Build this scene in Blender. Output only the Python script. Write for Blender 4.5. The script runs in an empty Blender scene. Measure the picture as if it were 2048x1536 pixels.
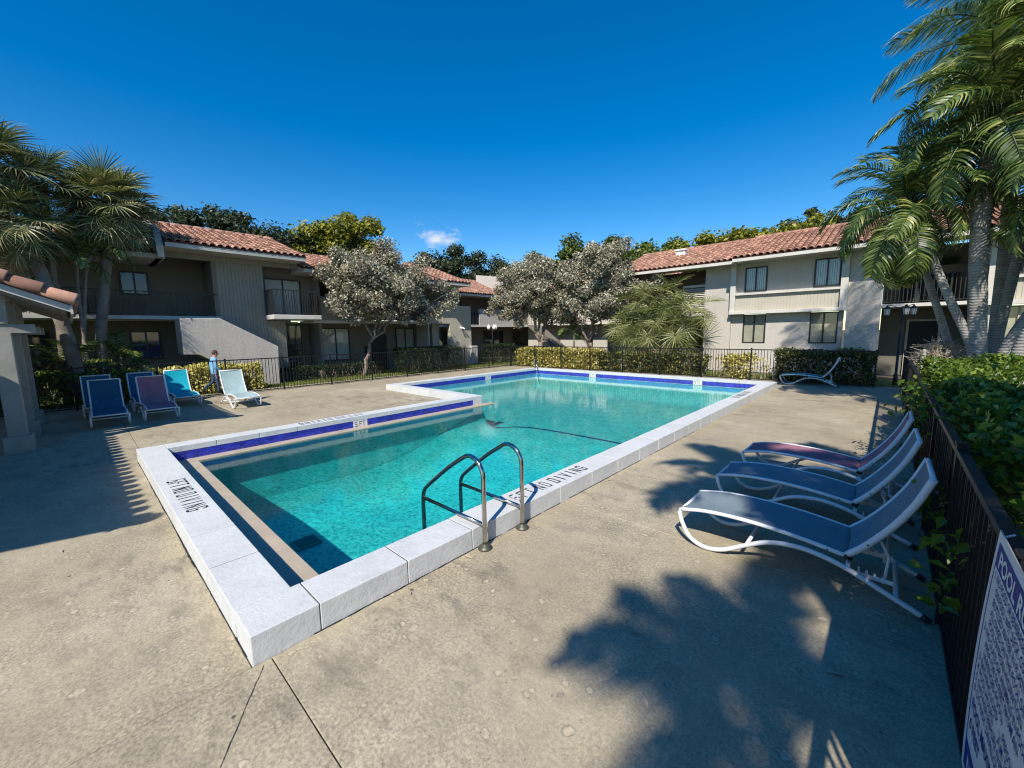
import bpy, math, random
import numpy as np
from mathutils import Vector, Matrix, Euler

S = bpy.context.scene
COL = S.collection
R = math.radians
rng = np.random.default_rng(7)
random.seed(7)

# ---------------------------------------------------------------- camera
EYE = Vector((0, 0, 2.2))
pit, rol, yaw = R(7.228), R(-0.887), R(42.859)
fw = Vector((-math.sin(yaw) * math.cos(pit), math.cos(yaw) * math.cos(pit), -math.sin(pit)))
rt = Vector((math.cos(yaw), math.sin(yaw), 0))
up = rt.cross(fw)
r2 = rt * math.cos(rol) + up * math.sin(rol)
u2 = -rt * math.sin(rol) + up * math.cos(rol)
cam = bpy.data.cameras.new('camera')
cam.sensor_width = 36
cam.lens = 36 * 812.1 / 2048
cam.clip_start = 0.05
cam.clip_end = 2000
co = bpy.data.objects.new('camera', cam)
COL.objects.link(co)
co.matrix_world = Matrix(((r2.x, u2.x, -fw.x, EYE.x), (r2.y, u2.y, -fw.y, EYE.y), (r2.z, u2.z, -fw.z, EYE.z), (0, 0, 0, 1)))
S.camera = co

# ---------------------------------------------------------------- light
TO_SUN = Vector((0.41, -0.94, 1.0)).normalized()
elev = math.asin(TO_SUN.z)
wd = bpy.data.worlds.new('World')
S.world = wd
wd.use_nodes = True
nt = wd.node_tree
nt.nodes.clear()
sky = nt.nodes.new('ShaderNodeTexSky')
sky.sky_type = 'NISHITA'
sky.sun_disc = False
sky.sun_elevation = elev
sky.sun_rotation = math.atan2(TO_SUN.x, TO_SUN.y)
sky.air_density = 1.0
sky.dust_density = 0.2
sky.ozone_density = 2.5
hs = nt.nodes.new('ShaderNodeHueSaturation')
hs.inputs['Saturation'].default_value = 1.50
hs.inputs['Hue'].default_value = 0.503
hs.inputs['Value'].default_value = 1.03
bg = nt.nodes.new('ShaderNodeBackground')
bg.inputs['Strength'].default_value = 0.125
wo = nt.nodes.new('ShaderNodeOutputWorld')
nt.links.new(sky.outputs[0], hs.inputs['Color'])
# one small wisp of cloud low over the left roofs
tcw = nt.nodes.new('ShaderNodeTexCoord')
dw_ = nt.nodes.new('ShaderNodeVectorMath'); dw_.operation = 'DISTANCE'
dw_.inputs[1].default_value = (-0.782, 0.594, 0.213)
nt.links.new(tcw.outputs['Generated'], dw_.inputs[0])
nz_ = nt.nodes.new('ShaderNodeTexNoise'); nz_.inputs['Scale'].default_value = 26; nz_.inputs['Detail'].default_value = 6; nz_.inputs['Roughness'].default_value = .62
mp_ = nt.nodes.new('ShaderNodeMapping'); mp_.inputs['Scale'].default_value = (1, 1, 1.9)
nt.links.new(tcw.outputs['Generated'], mp_.inputs[0]); nt.links.new(mp_.outputs[0], nz_.inputs[0])
mr_ = nt.nodes.new('ShaderNodeMapRange'); mr_.inputs['From Min'].default_value = 0.0; mr_.inputs['From Max'].default_value = 0.075; mr_.inputs['To Min'].default_value = 0.30; mr_.inputs['To Max'].default_value = -0.15
nt.links.new(dw_.outputs['Value'], mr_.inputs[0])
ad_ = nt.nodes.new('ShaderNodeMath'); ad_.operation = 'ADD'
nt.links.new(mr_.outputs[0], ad_.inputs[0]); nt.links.new(nz_.outputs[0], ad_.inputs[1])
m2_ = nt.nodes.new('ShaderNodeMapRange'); m2_.inputs['From Min'].default_value = 0.60; m2_.inputs['From Max'].default_value = 0.95
nt.links.new(ad_.outputs[0], m2_.inputs[0])
mxw = nt.nodes.new('ShaderNodeMix'); mxw.data_type = 'RGBA'
nt.links.new(m2_.outputs[0], mxw.inputs[0]); nt.links.new(hs.outputs[0], mxw.inputs[6]); mxw.inputs[7].default_value = (5.2, 5.6, 6.2, 1)
nt.links.new(mxw.outputs[2], bg.inputs['Color'])
nt.links.new(bg.outputs[0], wo.inputs['Surface'])
sl = bpy.data.lights.new('sun', 'SUN')
sl.energy = 5.0
sl.angle = R(0.65)
sl.color = (1.0, 0.94, 0.84)
so = bpy.data.objects.new('sun', sl)
COL.objects.link(so)
so.rotation_euler = (-TO_SUN).to_track_quat('-Z', 'Y').to_euler()
so.location = (0, -10, 30)
S.view_settings.view_transform = 'Standard'
S.view_settings.look = 'None'
S.view_settings.exposure = 0.28
S.view_settings.gamma = 1
S.view_settings.use_curve_mapping = False
S.cycles.max_bounces = 8
S.cycles.transparent_max_bounces = 12
S.cycles.diffuse_bounces = 3
S.cycles.filter_width = 1.15
S.cycles.caustics_reflective = False
S.cycles.caustics_refractive = False
S.cycles.sample_clamp_indirect = 6
try:
    S.cycles.use_denoising = True
    S.cycles.denoiser = 'OPENIMAGEDENOISE'
except Exception:
    pass

# ---------------------------------------------------------------- helpers
WORLD_LOC = {}


def wloc(o):
    v = Vector(o.location)
    while o.parent:
        o = o.parent
        v = v + Vector(o.location)
    return v


def link(name, data, parent=None, loc=None, local=False):
    o = bpy.data.objects.new(name, data)
    COL.objects.link(o)
    if parent is not None:
        o.parent = parent
        if not local:
            o.location = -wloc(parent)
    if loc is not None:
        o.location = loc
    return o


def tag(o, label=None, cat=None, group=None, kind=None):
    if label: o['label'] = label
    if cat: o['category'] = cat
    if group: o['group'] = group
    if kind: o['kind'] = kind
    return o


def thing(name, label, cat, loc=(0, 0, 0), rz=0, group=None):
    o = bpy.data.objects.new(name, None)
    COL.objects.link(o)
    o.location = loc
    o.rotation_euler = (0, 0, rz)
    o.empty_display_size = 0.2
    return tag(o, label, cat, group)


def copy_tree(o, parent=None, loc=None, rz=None):
    c = o.copy()
    COL.objects.link(c)
    if parent is not None: c.parent = parent
    if loc is not None: c.location = loc
    if rz is not None: c.rotation_euler = (0, 0, rz)
    for ch in list(o.children):
        copy_tree(ch, c)
    return c


class MB:
    def __init__(s):
        s.v, s.f = [], []

    def poly(s, pts):
        n = len(s.v)
        s.v += [tuple(p) for p in pts]
        s.f.append(tuple(range(n, n + len(pts))))
        return s

    def hexa(s, p):  # 8 points: bottom ring ccw then top ring
        n = len(s.v)
        s.v += [tuple(q) for q in p]
        for f in ((3, 2, 1, 0), (4, 5, 6, 7), (0, 1, 5, 4), (1, 2, 6, 5), (2, 3, 7, 6), (3, 0, 4, 7)):
            s.f.append(tuple(n + i for i in f))
        return s

    def box(s, x0, x1, y0, y1, z0, z1):
        x0, x1 = min(x0, x1), max(x0, x1)
        y0, y1 = min(y0, y1), max(y0, y1)
        z0, z1 = min(z0, z1), max(z0, z1)
        return s.hexa([(x0, y0, z0), (x1, y0, z0), (x1, y1, z0), (x0, y1, z0), (x0, y0, z1), (x1, y0, z1), (x1, y1, z1), (x0, y1, z1)])

    def prism(s, ring, off):  # ring of 3D points extruded by off
        n, k = len(s.v), len(ring)
        off = Vector(off)
        s.v += [tuple(p) for p in ring] + [tuple(Vector(p) + off) for p in ring]
        s.f.append(tuple(n + i for i in range(k - 1, -1, -1)))
        s.f.append(tuple(n + k + i for i in range(k)))
        for i in range(k):
            j = (i + 1) % k
            s.f.append((n + i, n + j, n + k + j, n + k + i))
        return s

    def tube(s, pts, rad, sides=8, cap=True, flat=1.0):
        pts = [Vector(p) for p in pts]
        if not hasattr(rad, '__len__'): rad = [rad] * len(pts)
        n0 = len(s.v)
        ref = None
        for i, p in enumerate(pts):
            t = (pts[min(i + 1, len(pts) - 1)] - pts[max(i - 1, 0)])
            t = t.normalized() if t.length > 1e-9 else Vector((0, 0, 1))
            if ref is None:
                ref = Vector((0, 1, 0)) if abs(t.y) < 0.9 else Vector((1, 0, 0))
            a = ref - t * ref.dot(t)
            a = a.normalized() if a.length > 1e-6 else t.orthogonal().normalized()
            b = t.cross(a)
            ref = a
            for k in range(sides):
                th = 2 * math.pi * k / sides
                s.v.append(tuple(p + (a * math.cos(th) * flat + b * math.sin(th)) * rad[i]))
        for i in range(len(pts) - 1):
            for k in range(sides):
                k2 = (k + 1) % sides
                s.f.append((n0 + i * sides + k, n0 + i * sides + k2, n0 + (i + 1) * sides + k2, n0 + (i + 1) * sides + k))
        if cap:
            s.f.append(tuple(n0 + k for k in range(sides - 1, -1, -1)))
            m = n0 + (len(pts) - 1) * sides
            s.f.append(tuple(m + k for k in range(sides)))
        return s

    def lathe(s, c, prof, sides=16):
        n0 = len(s.v)
        for r, z in prof:
            for k in range(sides):
                th = 2 * math.pi * k / sides
                s.v.append((c[0] + r * math.cos(th), c[1] + r * math.sin(th), c[2] + z))
        for i in range(len(prof) - 1):
            for k in range(sides):
                k2 = (k + 1) % sides
                s.f.append((n0 + i * sides + k, n0 + i * sides + k2, n0 + (i + 1) * sides + k2, n0 + (i + 1) * sides + k))
        s.f.append(tuple(n0 + k for k in range(sides - 1, -1, -1)))
        m = n0 + (len(prof) - 1) * sides
        s.f.append(tuple(m + k for k in range(sides)))
        return s

    def grid(s, P):  # P[i][j] points
        n0, a, b = len(s.v), len(P), len(P[0])
        for row in P:
            s.v += [tuple(q) for q in row]
        for i in range(a - 1):
            for j in range(b - 1):
                s.f.append((n0 + i * b + j, n0 + i * b + j + 1, n0 + (i + 1) * b + j + 1, n0 + (i + 1) * b + j))
        return s

    def mesh(s, name, mat, smooth=False):
        me = bpy.data.meshes.new(name)
        me.from_pydata(s.v, [], s.f)
        me.update()
        if mat: me.materials.append(mat)
        if smooth:
            me.polygons.foreach_set('use_smooth', [True] * len(me.polygons))
        return me

    def build(s, name, mat, parent=None, smooth=False, local=False, loc=None, bevel=0, kind=None):
        o = link(name, s.mesh(name, mat, smooth), parent, loc, local)
        if bevel:
            m = o.modifiers.new('bevel', 'BEVEL')
            m.width = bevel
            m.segments = 2
            m.limit_method = 'ANGLE'
        if kind: o['kind'] = kind
        return o


def np_mesh(name, V, F, mat, smooth=False):
    """V (n,3), F (m,k) faces of equal size"""
    me = bpy.data.meshes.new(name)
    V = np.asarray(V, np.float32)
    F = np.asarray(F, np.int32)
    me.vertices.add(len(V))
    me.vertices.foreach_set('co', V.ravel())
    m, k = F.shape
    me.loops.add(m * k)
    me.loops.foreach_set('vertex_index', F.ravel())
    me.polygons.add(m)
    me.polygons.foreach_set('loop_start', np.arange(0, m * k, k, dtype=np.int32))
    me.polygons.foreach_set('loop_total', np.full(m, k, np.int32))
    if smooth:
        me.polygons.foreach_set('use_smooth', np.ones(m, bool))
    me.update(calc_edges=True)
    if mat: me.materials.append(mat)
    return me


# ---------------------------------------------------------------- materials
def new_mat(name):
    m = bpy.data.materials.new(name)
    m.use_nodes = True
    t = m.node_tree
    for n in list(t.nodes):
        t.nodes.remove(n)
    return m, t


def N(t, typ, ins=None, **attrs):
    n = t.nodes.new(typ)
    for k, v in attrs.items():
        setattr(n, k, v)
    for k, v in (ins or {}).items():
        if isinstance(v, bpy.types.NodeSocket):
            t.links.new(v, n.inputs[k])
        else:
            n.inputs[k].default_value = v
    return n


def c4(c, a=1.0):
    return (c[0], c[1], c[2], a)


def ramp(t, fac, stops):
    n = t.nodes.new('ShaderNodeValToRGB')
    t.links.new(fac, n.inputs[0])
    e = n.color_ramp.elements
    while len(e) < len(stops):
        e.new(0.5)
    for i, (p, c) in enumerate(stops):
        e[i].position = p
        e[i].color = c4(c) if hasattr(c, '__len__') else (c, c, c, 1)
    return n.outputs[0]


def noise(t, scale, detail=4, rough=0.55, vec=None, stretch=None):
    if vec is None:
        vec = N(t, 'ShaderNodeNewGeometry').outputs['Position']
    if stretch is not None:
        vec = N(t, 'ShaderNodeMapping', {'Vector': vec, 'Scale': stretch}).outputs[0]
    return N(t, 'ShaderNodeTexNoise', {'Vector': vec, 'Scale': scale, 'Detail': detail, 'Roughness': rough}).outputs['Fac']


def mixc(t, f, a, b, mode='MIX'):
    n = t.nodes.new('ShaderNodeMix')
    n.data_type = 'RGBA'
    n.blend_type = mode
    for key, v in ((0, f), (6, a), (7, b)):
        if isinstance(v, bpy.types.NodeSocket):
            t.links.new(v, n.inputs[key])
        elif key == 0:
            n.inputs[0].default_value = v
        else:
            n.inputs[key].default_value = c4(v)
    return n.outputs[2]


def finish(t, m, col, rough=0.6, bump=None, bs=0.3, bd=0.01, spec=0.4, metal=0.0):
    p = N(t, 'ShaderNodeBsdfPrincipled', {'Roughness': rough, 'Metallic': metal, 'Specular IOR Level': spec})
    if isinstance(col, bpy.types.NodeSocket): t.links.new(col, p.inputs['Base Color'])
    else: p.inputs['Base Color'].default_value = c4(col)
    if bump is not None:
        b = N(t, 'ShaderNodeBump', {'Height': bump, 'Strength': bs, 'Distance': bd})
        t.links.new(b.outputs[0], p.inputs['Normal'])
    o = N(t, 'ShaderNodeOutputMaterial')
    t.links.new(p.outputs[0], o.inputs['Surface'])
    return m


def plain(name, c, rough=0.55, var=0.15, sc=2.5, bump=0.0, bsc=40, bd=0.01, spec=0.35, metal=0.0, grime=None, island=0.0):
    m, t = new_mat(name)
    n1 = noise(t, sc, 6, 0.6)
    col = ramp(t, n1, [(0.3, tuple(x * (1 - var) for x in c)), (0.7, tuple(min(1, x * (1 + var)) for x in c))])
    if grime:
        g = ramp(t, noise(t, sc * 0.6, 8, 0.7), [(0.52, 0), (0.75, 1)])
        col = mixc(t, g, col, grime)
    if island:
        ri = N(t, 'ShaderNodeNewGeometry').outputs['Random Per Island']
        ro = N(t, 'ShaderNodeObjectInfo').outputs['Random']
        s = N(t, 'ShaderNodeMath', {0: ri, 1: ro}, operation='ADD').outputs[0]
        s = N(t, 'ShaderNodeMath', {0: s}, operation='FRACT').outputs[0]
        col = mixc(t, 1.0, col, ramp(t, s, [(0, 1 - island), (1, 1 + island)]), 'MULTIPLY')
    return finish(t, m, col, rough, noise(t, bsc, 5, 0.65) if bump else None, bump, bd, spec, metal)


def leafmat(name, stops, transl=0.3, rough=0.45, spec=0.35):
    m, t = new_mat(name)
    ri = N(t, 'ShaderNodeNewGeometry').outputs['Random Per Island']
    n1 = noise(t, 1.1, 3)
    f = N(t, 'ShaderNodeMath', {0: n1, 1: 0.9, 2: -0.45}, operation='MULTIPLY_ADD').outputs[0]
    f = N(t, 'ShaderNodeMath', {0: f, 1: ri}, operation='ADD', use_clamp=True).outputs[0]
    col = ramp(t, f, stops)
    p = N(t, 'ShaderNodeBsdfPrincipled', {'Base Color': col, 'Roughness': rough, 'Specular IOR Level': spec})
    tr = N(t, 'ShaderNodeBsdfTranslucent', {'Color': mixc(t, 1.0, col, (1.1, 1.15, 0.6), 'MULTIPLY')})
    mx = N(t, 'ShaderNodeMixShader', {0: transl, 1: p.outputs[0], 2: tr.outputs[0]})
    o = N(t, 'ShaderNodeOutputMaterial')
    t.links.new(mx.outputs[0], o.inputs['Surface'])
    return m


M = {}
M['soil'] = plain('soil', (0.09, 0.075, 0.05), 0.95, 0.35, 1.2, 0.6, 25, 0.02)
M['turf'] = plain('turf', (0.10, 0.135, 0.03), 0.95, 0.35, 0.8, 0.6, 40, 0.02)


def m_stucco(name, c, streak):
    m, t = new_mat(name)
    col = ramp(t, noise(t, 0.8, 6, 0.6), [(0.3, tuple(x * .93 for x in c)), (0.7, tuple(x * 1.06 for x in c))])
    g = ramp(t, noise(t, 1.0, 7, 0.7, stretch=(5.0, 5.0, 0.55)), [(0.52, 0), (0.78, 0.55)])
    col = mixc(t, g, col, streak)
    h = N(t, 'ShaderNodeMath', {0: noise(t, 9, 5, 0.6), 1: noise(t, 28, 4, 0.6)}, operation='ADD').outputs[0]
    return finish(t, m, col, 0.9, h, 0.6, 0.018, 0.15)


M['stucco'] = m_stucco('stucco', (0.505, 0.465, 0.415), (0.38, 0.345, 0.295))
M['stucco_shaded'] = plain('stucco_shaded', (0.19, 0.17, 0.135), 0.9, 0.08, 0.8, 0.3, 22, 0.01, 0.15)  # stucco for shaded walls: the shade is put into its darker colour
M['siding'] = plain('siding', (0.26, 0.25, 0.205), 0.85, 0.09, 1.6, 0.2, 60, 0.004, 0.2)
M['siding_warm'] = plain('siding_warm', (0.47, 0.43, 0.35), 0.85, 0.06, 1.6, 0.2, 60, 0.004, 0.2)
M['trim'] = plain('trim', (0.56, 0.53, 0.48), 0.7, 0.08, 2.0, 0.15, 40, 0.004)
M['fascia'] = plain('fascia', (0.42, 0.415, 0.37), 0.7, 0.12, 1.2, 0.1, 40, 0.004)
M['soffit'] = plain('soffit', (0.42, 0.39, 0.33), 0.85, 0.08, 1.2, 0.1, 40, 0.004)
M['recess_shade_wall'] = plain('recess_shade_wall', (0.16, 0.145, 0.12), 0.9, 0.12, 1.0, 0.2, 30, 0.006)  # recess walls: their shade is put into this dark colour
M['terracotta'] = plain('terracotta', (0.37, 0.20, 0.14), 0.8, 0.25, 2.2, 0.4, 60, 0.006, 0.25, grime=(0.25, 0.13, 0.095), island=0.34)
M['terra_pan_shade'] = plain('terra_pan_shade', (0.085, 0.04, 0.03), 0.9, 0.2, 3)  # pan under the tiles: shadow of the gaps put into its colour
M['bronze'] = plain('bronze', (0.022, 0.02, 0.018), 0.45, 0.3, 8, 0.05, 90, 0.001, 0.5)
M['fence'] = plain('fence', (0.011, 0.011, 0.013), 0.5, 0.35, 9, 0.1, 90, 0.001, 0.3)
M['white_paint'] = plain('white_paint', (0.78, 0.78, 0.77), 0.4, 0.06, 6, 0.03, 90, 0.001, 0.5)
M['vinyl_blind'] = plain('vinyl_blind', (0.70, 0.69, 0.66), 0.6, 0.06, 3)
M['window_backing'] = plain('window_backing', (0.55, 0.48, 0.36), 0.9, 0.15, 5)  # beige curtain cloth
M['black'] = plain('black', (0.012, 0.012, 0.014), 0.6, 0.2, 5)
M['blue_paint'] = plain('blue_paint', (0.03, 0.04, 0.16), 0.6, 0.2, 5)
M['steel'] = plain('steel', (0.50, 0.48, 0.45), 0.12, 0.12, 10, 0.0, 90, 0.001, 0.5, 1.0)
M['flange'] = plain('flange', (0.12, 0.12, 0.09), 0.5, 0.3, 15, 0.2, 60, 0.002, 0.4, 0.6)
M['stencil'] = plain('stencil', (0.025, 0.025, 0.03), 0.7, 0.6, 40, 0.1, 90, 0.001)
M['lamp_glass'] = plain('lamp_glass', (0.75, 0.74, 0.70), 0.3, 0.05, 6)
M['pergola_wood'] = plain('pergola_wood', (0.34, 0.33, 0.29), 0.8, 0.12, 3, 0.3, 35, 0.006, 0.2, grime=(0.27, 0.25, 0.21))


def m_glass():
    m, t = new_mat('window_glass')
    fc = N(t, 'ShaderNodeLayerWeight', {'Blend': 0.5})
    fr = N(t, 'ShaderNodeMath', {0: fc.outputs['Facing'], 1: 4.0}, operation='POWER')
    tr = N(t, 'ShaderNodeBsdfTransparent', {'Color': (0.80, 0.85, 0.85, 1)})
    gl = N(t, 'ShaderNodeBsdfGlossy', {'Color': (0.9, 0.95, 1, 1), 'Roughness': 0.03})
    f = N(t, 'ShaderNodeMath', {0: fr.outputs[0], 1: 0.9, 2: 0.07}, operation='MULTIPLY_ADD', use_clamp=True)
    mx = N(t, 'ShaderNodeMixShader', {0: f.outputs[0], 1: tr.outputs[0], 2: gl.outputs[0]})
    o = N(t, 'ShaderNodeOutputMaterial')
    t.links.new(mx.outputs[0], o.inputs['Surface'])
    return m


def m_deck():
    m, t = new_mat('deck_concrete')
    big = noise(t, 0.55, 5, 0.6)
    col = ramp(t, big, [(0.25, (0.33, 0.275, 0.185)), (0.5, (0.44, 0.375, 0.26)), (0.75, (0.53, 0.46, 0.335))])
    # pink-tan mottling
    mt = ramp(t, noise(t, 5.0, 8, 0.75), [(0.42, 0), (0.62, 1)])
    col = mixc(t, N(t, 'ShaderNodeMath', {0: mt, 1: 0.38}, operation='MULTIPLY').outputs[0], col, (0.27, 0.23, 0.17))
    # grey-black mildew streaks along the slabs
    st = ramp(t, noise(t, 1.0, 10, 0.72, stretch=(1.7, 3.4, 1)), [(0.50, 0), (0.66, 1)])
    st2 = ramp(t, noise(t, 0.23, 3, 0.5), [(0.40, 0.08), (0.62, 0.95)])
    s = N(t, 'ShaderNodeMath', {0: st, 1: st2}, operation='MULTIPLY').outputs[0]
    col = mixc(t, s, col, (0.175, 0.155, 0.12))
    # ring-shaped lichen marks
    pos = N(t, 'ShaderNodeNewGeometry').outputs['Position']
    wob = N(t, 'ShaderNodeTexNoise', {'Vector': pos, 'Scale': 14.0, 'Detail': 3})
    wv = N(t, 'ShaderNodeVectorMath', {0: wob.outputs['Color'], 1: (0.06, 0.06, 0.0)}, operation='MULTIPLY')
    pv = N(t, 'ShaderNodeVectorMath', {0: pos, 1: wv.outputs[0]}, operation='ADD')
    flat = N(t, 'ShaderNodeVectorMath', {0: pv.outputs[0], 1: (1, 1, 0)}, operation='MULTIPLY')
    vo = N(t, 'ShaderNodeTexVoronoi', {'Vector': flat.outputs[0], 'Scale': 6.4})
    vcol = N(t, 'ShaderNodeSeparateColor', {'Color': vo.outputs['Color']})
    sel = ramp(t, vcol.outputs[0], [(0.15, 0), (0.2, 1)])
    rad = N(t, 'ShaderNodeMath', {0: vcol.outputs[1], 1: 0.17, 2: 0.11}, operation='MULTIPLY_ADD').outputs[0]
    dd = N(t, 'ShaderNodeMath', {0: vo.outputs['Distance'], 1: rad}, operation='DIVIDE').outputs[0]
    ring = ramp(t, dd, [(0.0, 0), (0.72, 0.0), (0.88, 1.0), (1.0, 0)])
    core = ramp(t, dd, [(0.55, 1.0), (0.75, 0)])
    area = ramp(t, noise(t, 0.5, 3), [(0.30, 0.15), (0.46, 1)])
    k1 = N(t, 'ShaderNodeMath', {0: sel, 1: area}, operation='MULTIPLY').outputs[0]
    kr = N(t, 'ShaderNodeMath', {0: k1, 1: ring}, operation='MULTIPLY').outputs[0]
    kr = N(t, 'ShaderNodeMath', {0: kr, 1: 0.8}, operation='MULTIPLY').outputs[0]
    kc = N(t, 'ShaderNodeMath', {0: k1, 1: core}, operation='MULTIPLY').outputs[0]
    kc = N(t, 'ShaderNodeMath', {0: kc, 1: 0.75}, operation='MULTIPLY').outputs[0]
    col = mixc(t, kr, col, (0.22, 0.20, 0.155))
    col = mixc(t, kc, col, (0.56, 0.47, 0.34))
    # vein-like fine lichen net
    vn = N(t, 'ShaderNodeTexVoronoi', {'Vector': flat.outputs[0], 'Scale': 38.0}, feature='DISTANCE_TO_EDGE')
    net = ramp(t, vn.outputs['Distance'], [(0.02, 1), (0.16, 0)])
    na = ramp(t, noise(t, 1.3, 6, 0.7), [(0.45, 0), (0.65, 0.4)])
    col = mixc(t, N(t, 'ShaderNodeMath', {0: net, 1: na}, operation='MULTIPLY').outputs[0], col, (0.25, 0.225, 0.175))
    # flaky surface, patches of it worn pinkish
    fl = ramp(t, noise(t, 44, 5, 0.62), [(0.38, 0.66), (0.60, 1.12)])
    fa = ramp(t, noise(t, 0.8, 4, 0.6), [(0.36, 0.25), (0.62, 1.0)])
    col = mixc(t, fa, col, mixc(t, 1.0, col, fl, 'MULTIPLY'))
    # black lichen specks
    v2 = N(t, 'ShaderNodeTexVoronoi', {'Vector': flat.outputs[0], 'Scale': 5.5})
    v2c = N(t, 'ShaderNodeSeparateColor', {'Color': v2.outputs['Color']})
    d2 = N(t, 'ShaderNodeMath', {0: v2c.outputs[1], 1: 0.09, 2: 0.03}, operation='MULTIPLY_ADD').outputs[0]
    d2 = N(t, 'ShaderNodeMath', {0: v2.outputs['Distance'], 1: d2}, operation='DIVIDE').outputs[0]
    s2 = N(t, 'ShaderNodeMath', {0: ramp(t, d2, [(0.7, 1), (1.0, 0)]), 1: ramp(t, v2c.outputs[2], [(0.66, 0), (0.7, 1)])}, operation='MULTIPLY').outputs[0]
    s2 = N(t, 'ShaderNodeMath', {0: s2, 1: ramp(t, noise(t, 0.45, 2), [(0.46, 0.0), (0.56, 0.85)])}, operation='MULTIPLY').outputs[0]
    col = mixc(t, s2, col, (0.075, 0.07, 0.06))
    # grain and pits
    fine = noise(t, 170, 3, 0.7)
    col = mixc(t, 1.0, col, ramp(t, fine, [(0.3, 0.68), (0.7, 1.26)]), 'MULTIPLY')
    pits = ramp(t, noise(t, 33, 2, 0.5), [(0.70, 0), (0.76, 1)])
    col = mixc(t, N(t, 'ShaderNodeMath', {0: pits, 1: 0.6}, operation='MULTIPLY').outputs[0], col, (0.13, 0.115, 0.09))
    h = N(t, 'ShaderNodeMath', {0: noise(t, 60, 6, 0.7), 1: 0.6}, operation='MULTIPLY').outputs[0]
    h = N(t, 'ShaderNodeMath', {0: h, 1: noise(t, 7, 4)}, operation='ADD').outputs[0]
    return finish(t, m, col, 0.86, h, 0.35, 0.006, 0.25)


def m_coping():
    m, t = new_mat('coping_paint')
    n1 = noise(t, 2.2, 8, 0.68)
    col = ramp(t, n1, [(0.3, (0.52, 0.53, 0.53)), (0.5, (0.585, 0.59, 0.585)), (0.8, (0.63, 0.635, 0.63))])
    g = ramp(t, noise(t, 5.5, 10, 0.78), [(0.55, 0), (0.76, 0.55)])
    col = mixc(t, g, col, (0.37, 0.365, 0.35))
    sp = ramp(t, noise(t, 85, 2, 0.5), [(0.68, 0), (0.75, 0.55)])
    col = mixc(t, sp, col, (0.40, 0.395, 0.38))
    h = N(t, 'ShaderNodeMath', {0: noise(t, 30, 8, 0.7), 1: noise(t, 9, 3)}, operation='ADD').outputs[0]
    return finish(t, m, col, 0.75, h, 0.45, 0.012, 0.25)


def depth_tint(t, k, scale=1.0):
    """water transmission per pass: deeper water (towards the near end) absorbs more"""
    pos = N(t, 'ShaderNodeNewGeometry').outputs['Position']
    y = N(t, 'ShaderNodeSeparateXYZ', {'Vector': pos}).outputs['Y']
    d = N(t, 'ShaderNodeMapRange', {'Value': y, 'From Min': 5.0, 'From Max': 11.0, 'To Min': 1.9 * scale, 'To Max': 0.95 * scale}, interpolation_type='SMOOTHSTEP').outputs[0]
    chans = []
    for kk in k:
        e = N(t, 'ShaderNodeMath', {0: d, 1: -kk}, operation='MULTIPLY').outputs[0]
        chans.append(N(t, 'ShaderNodeMath', {0: e}, operation='EXPONENT').outputs[0])
    return chans, d


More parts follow.
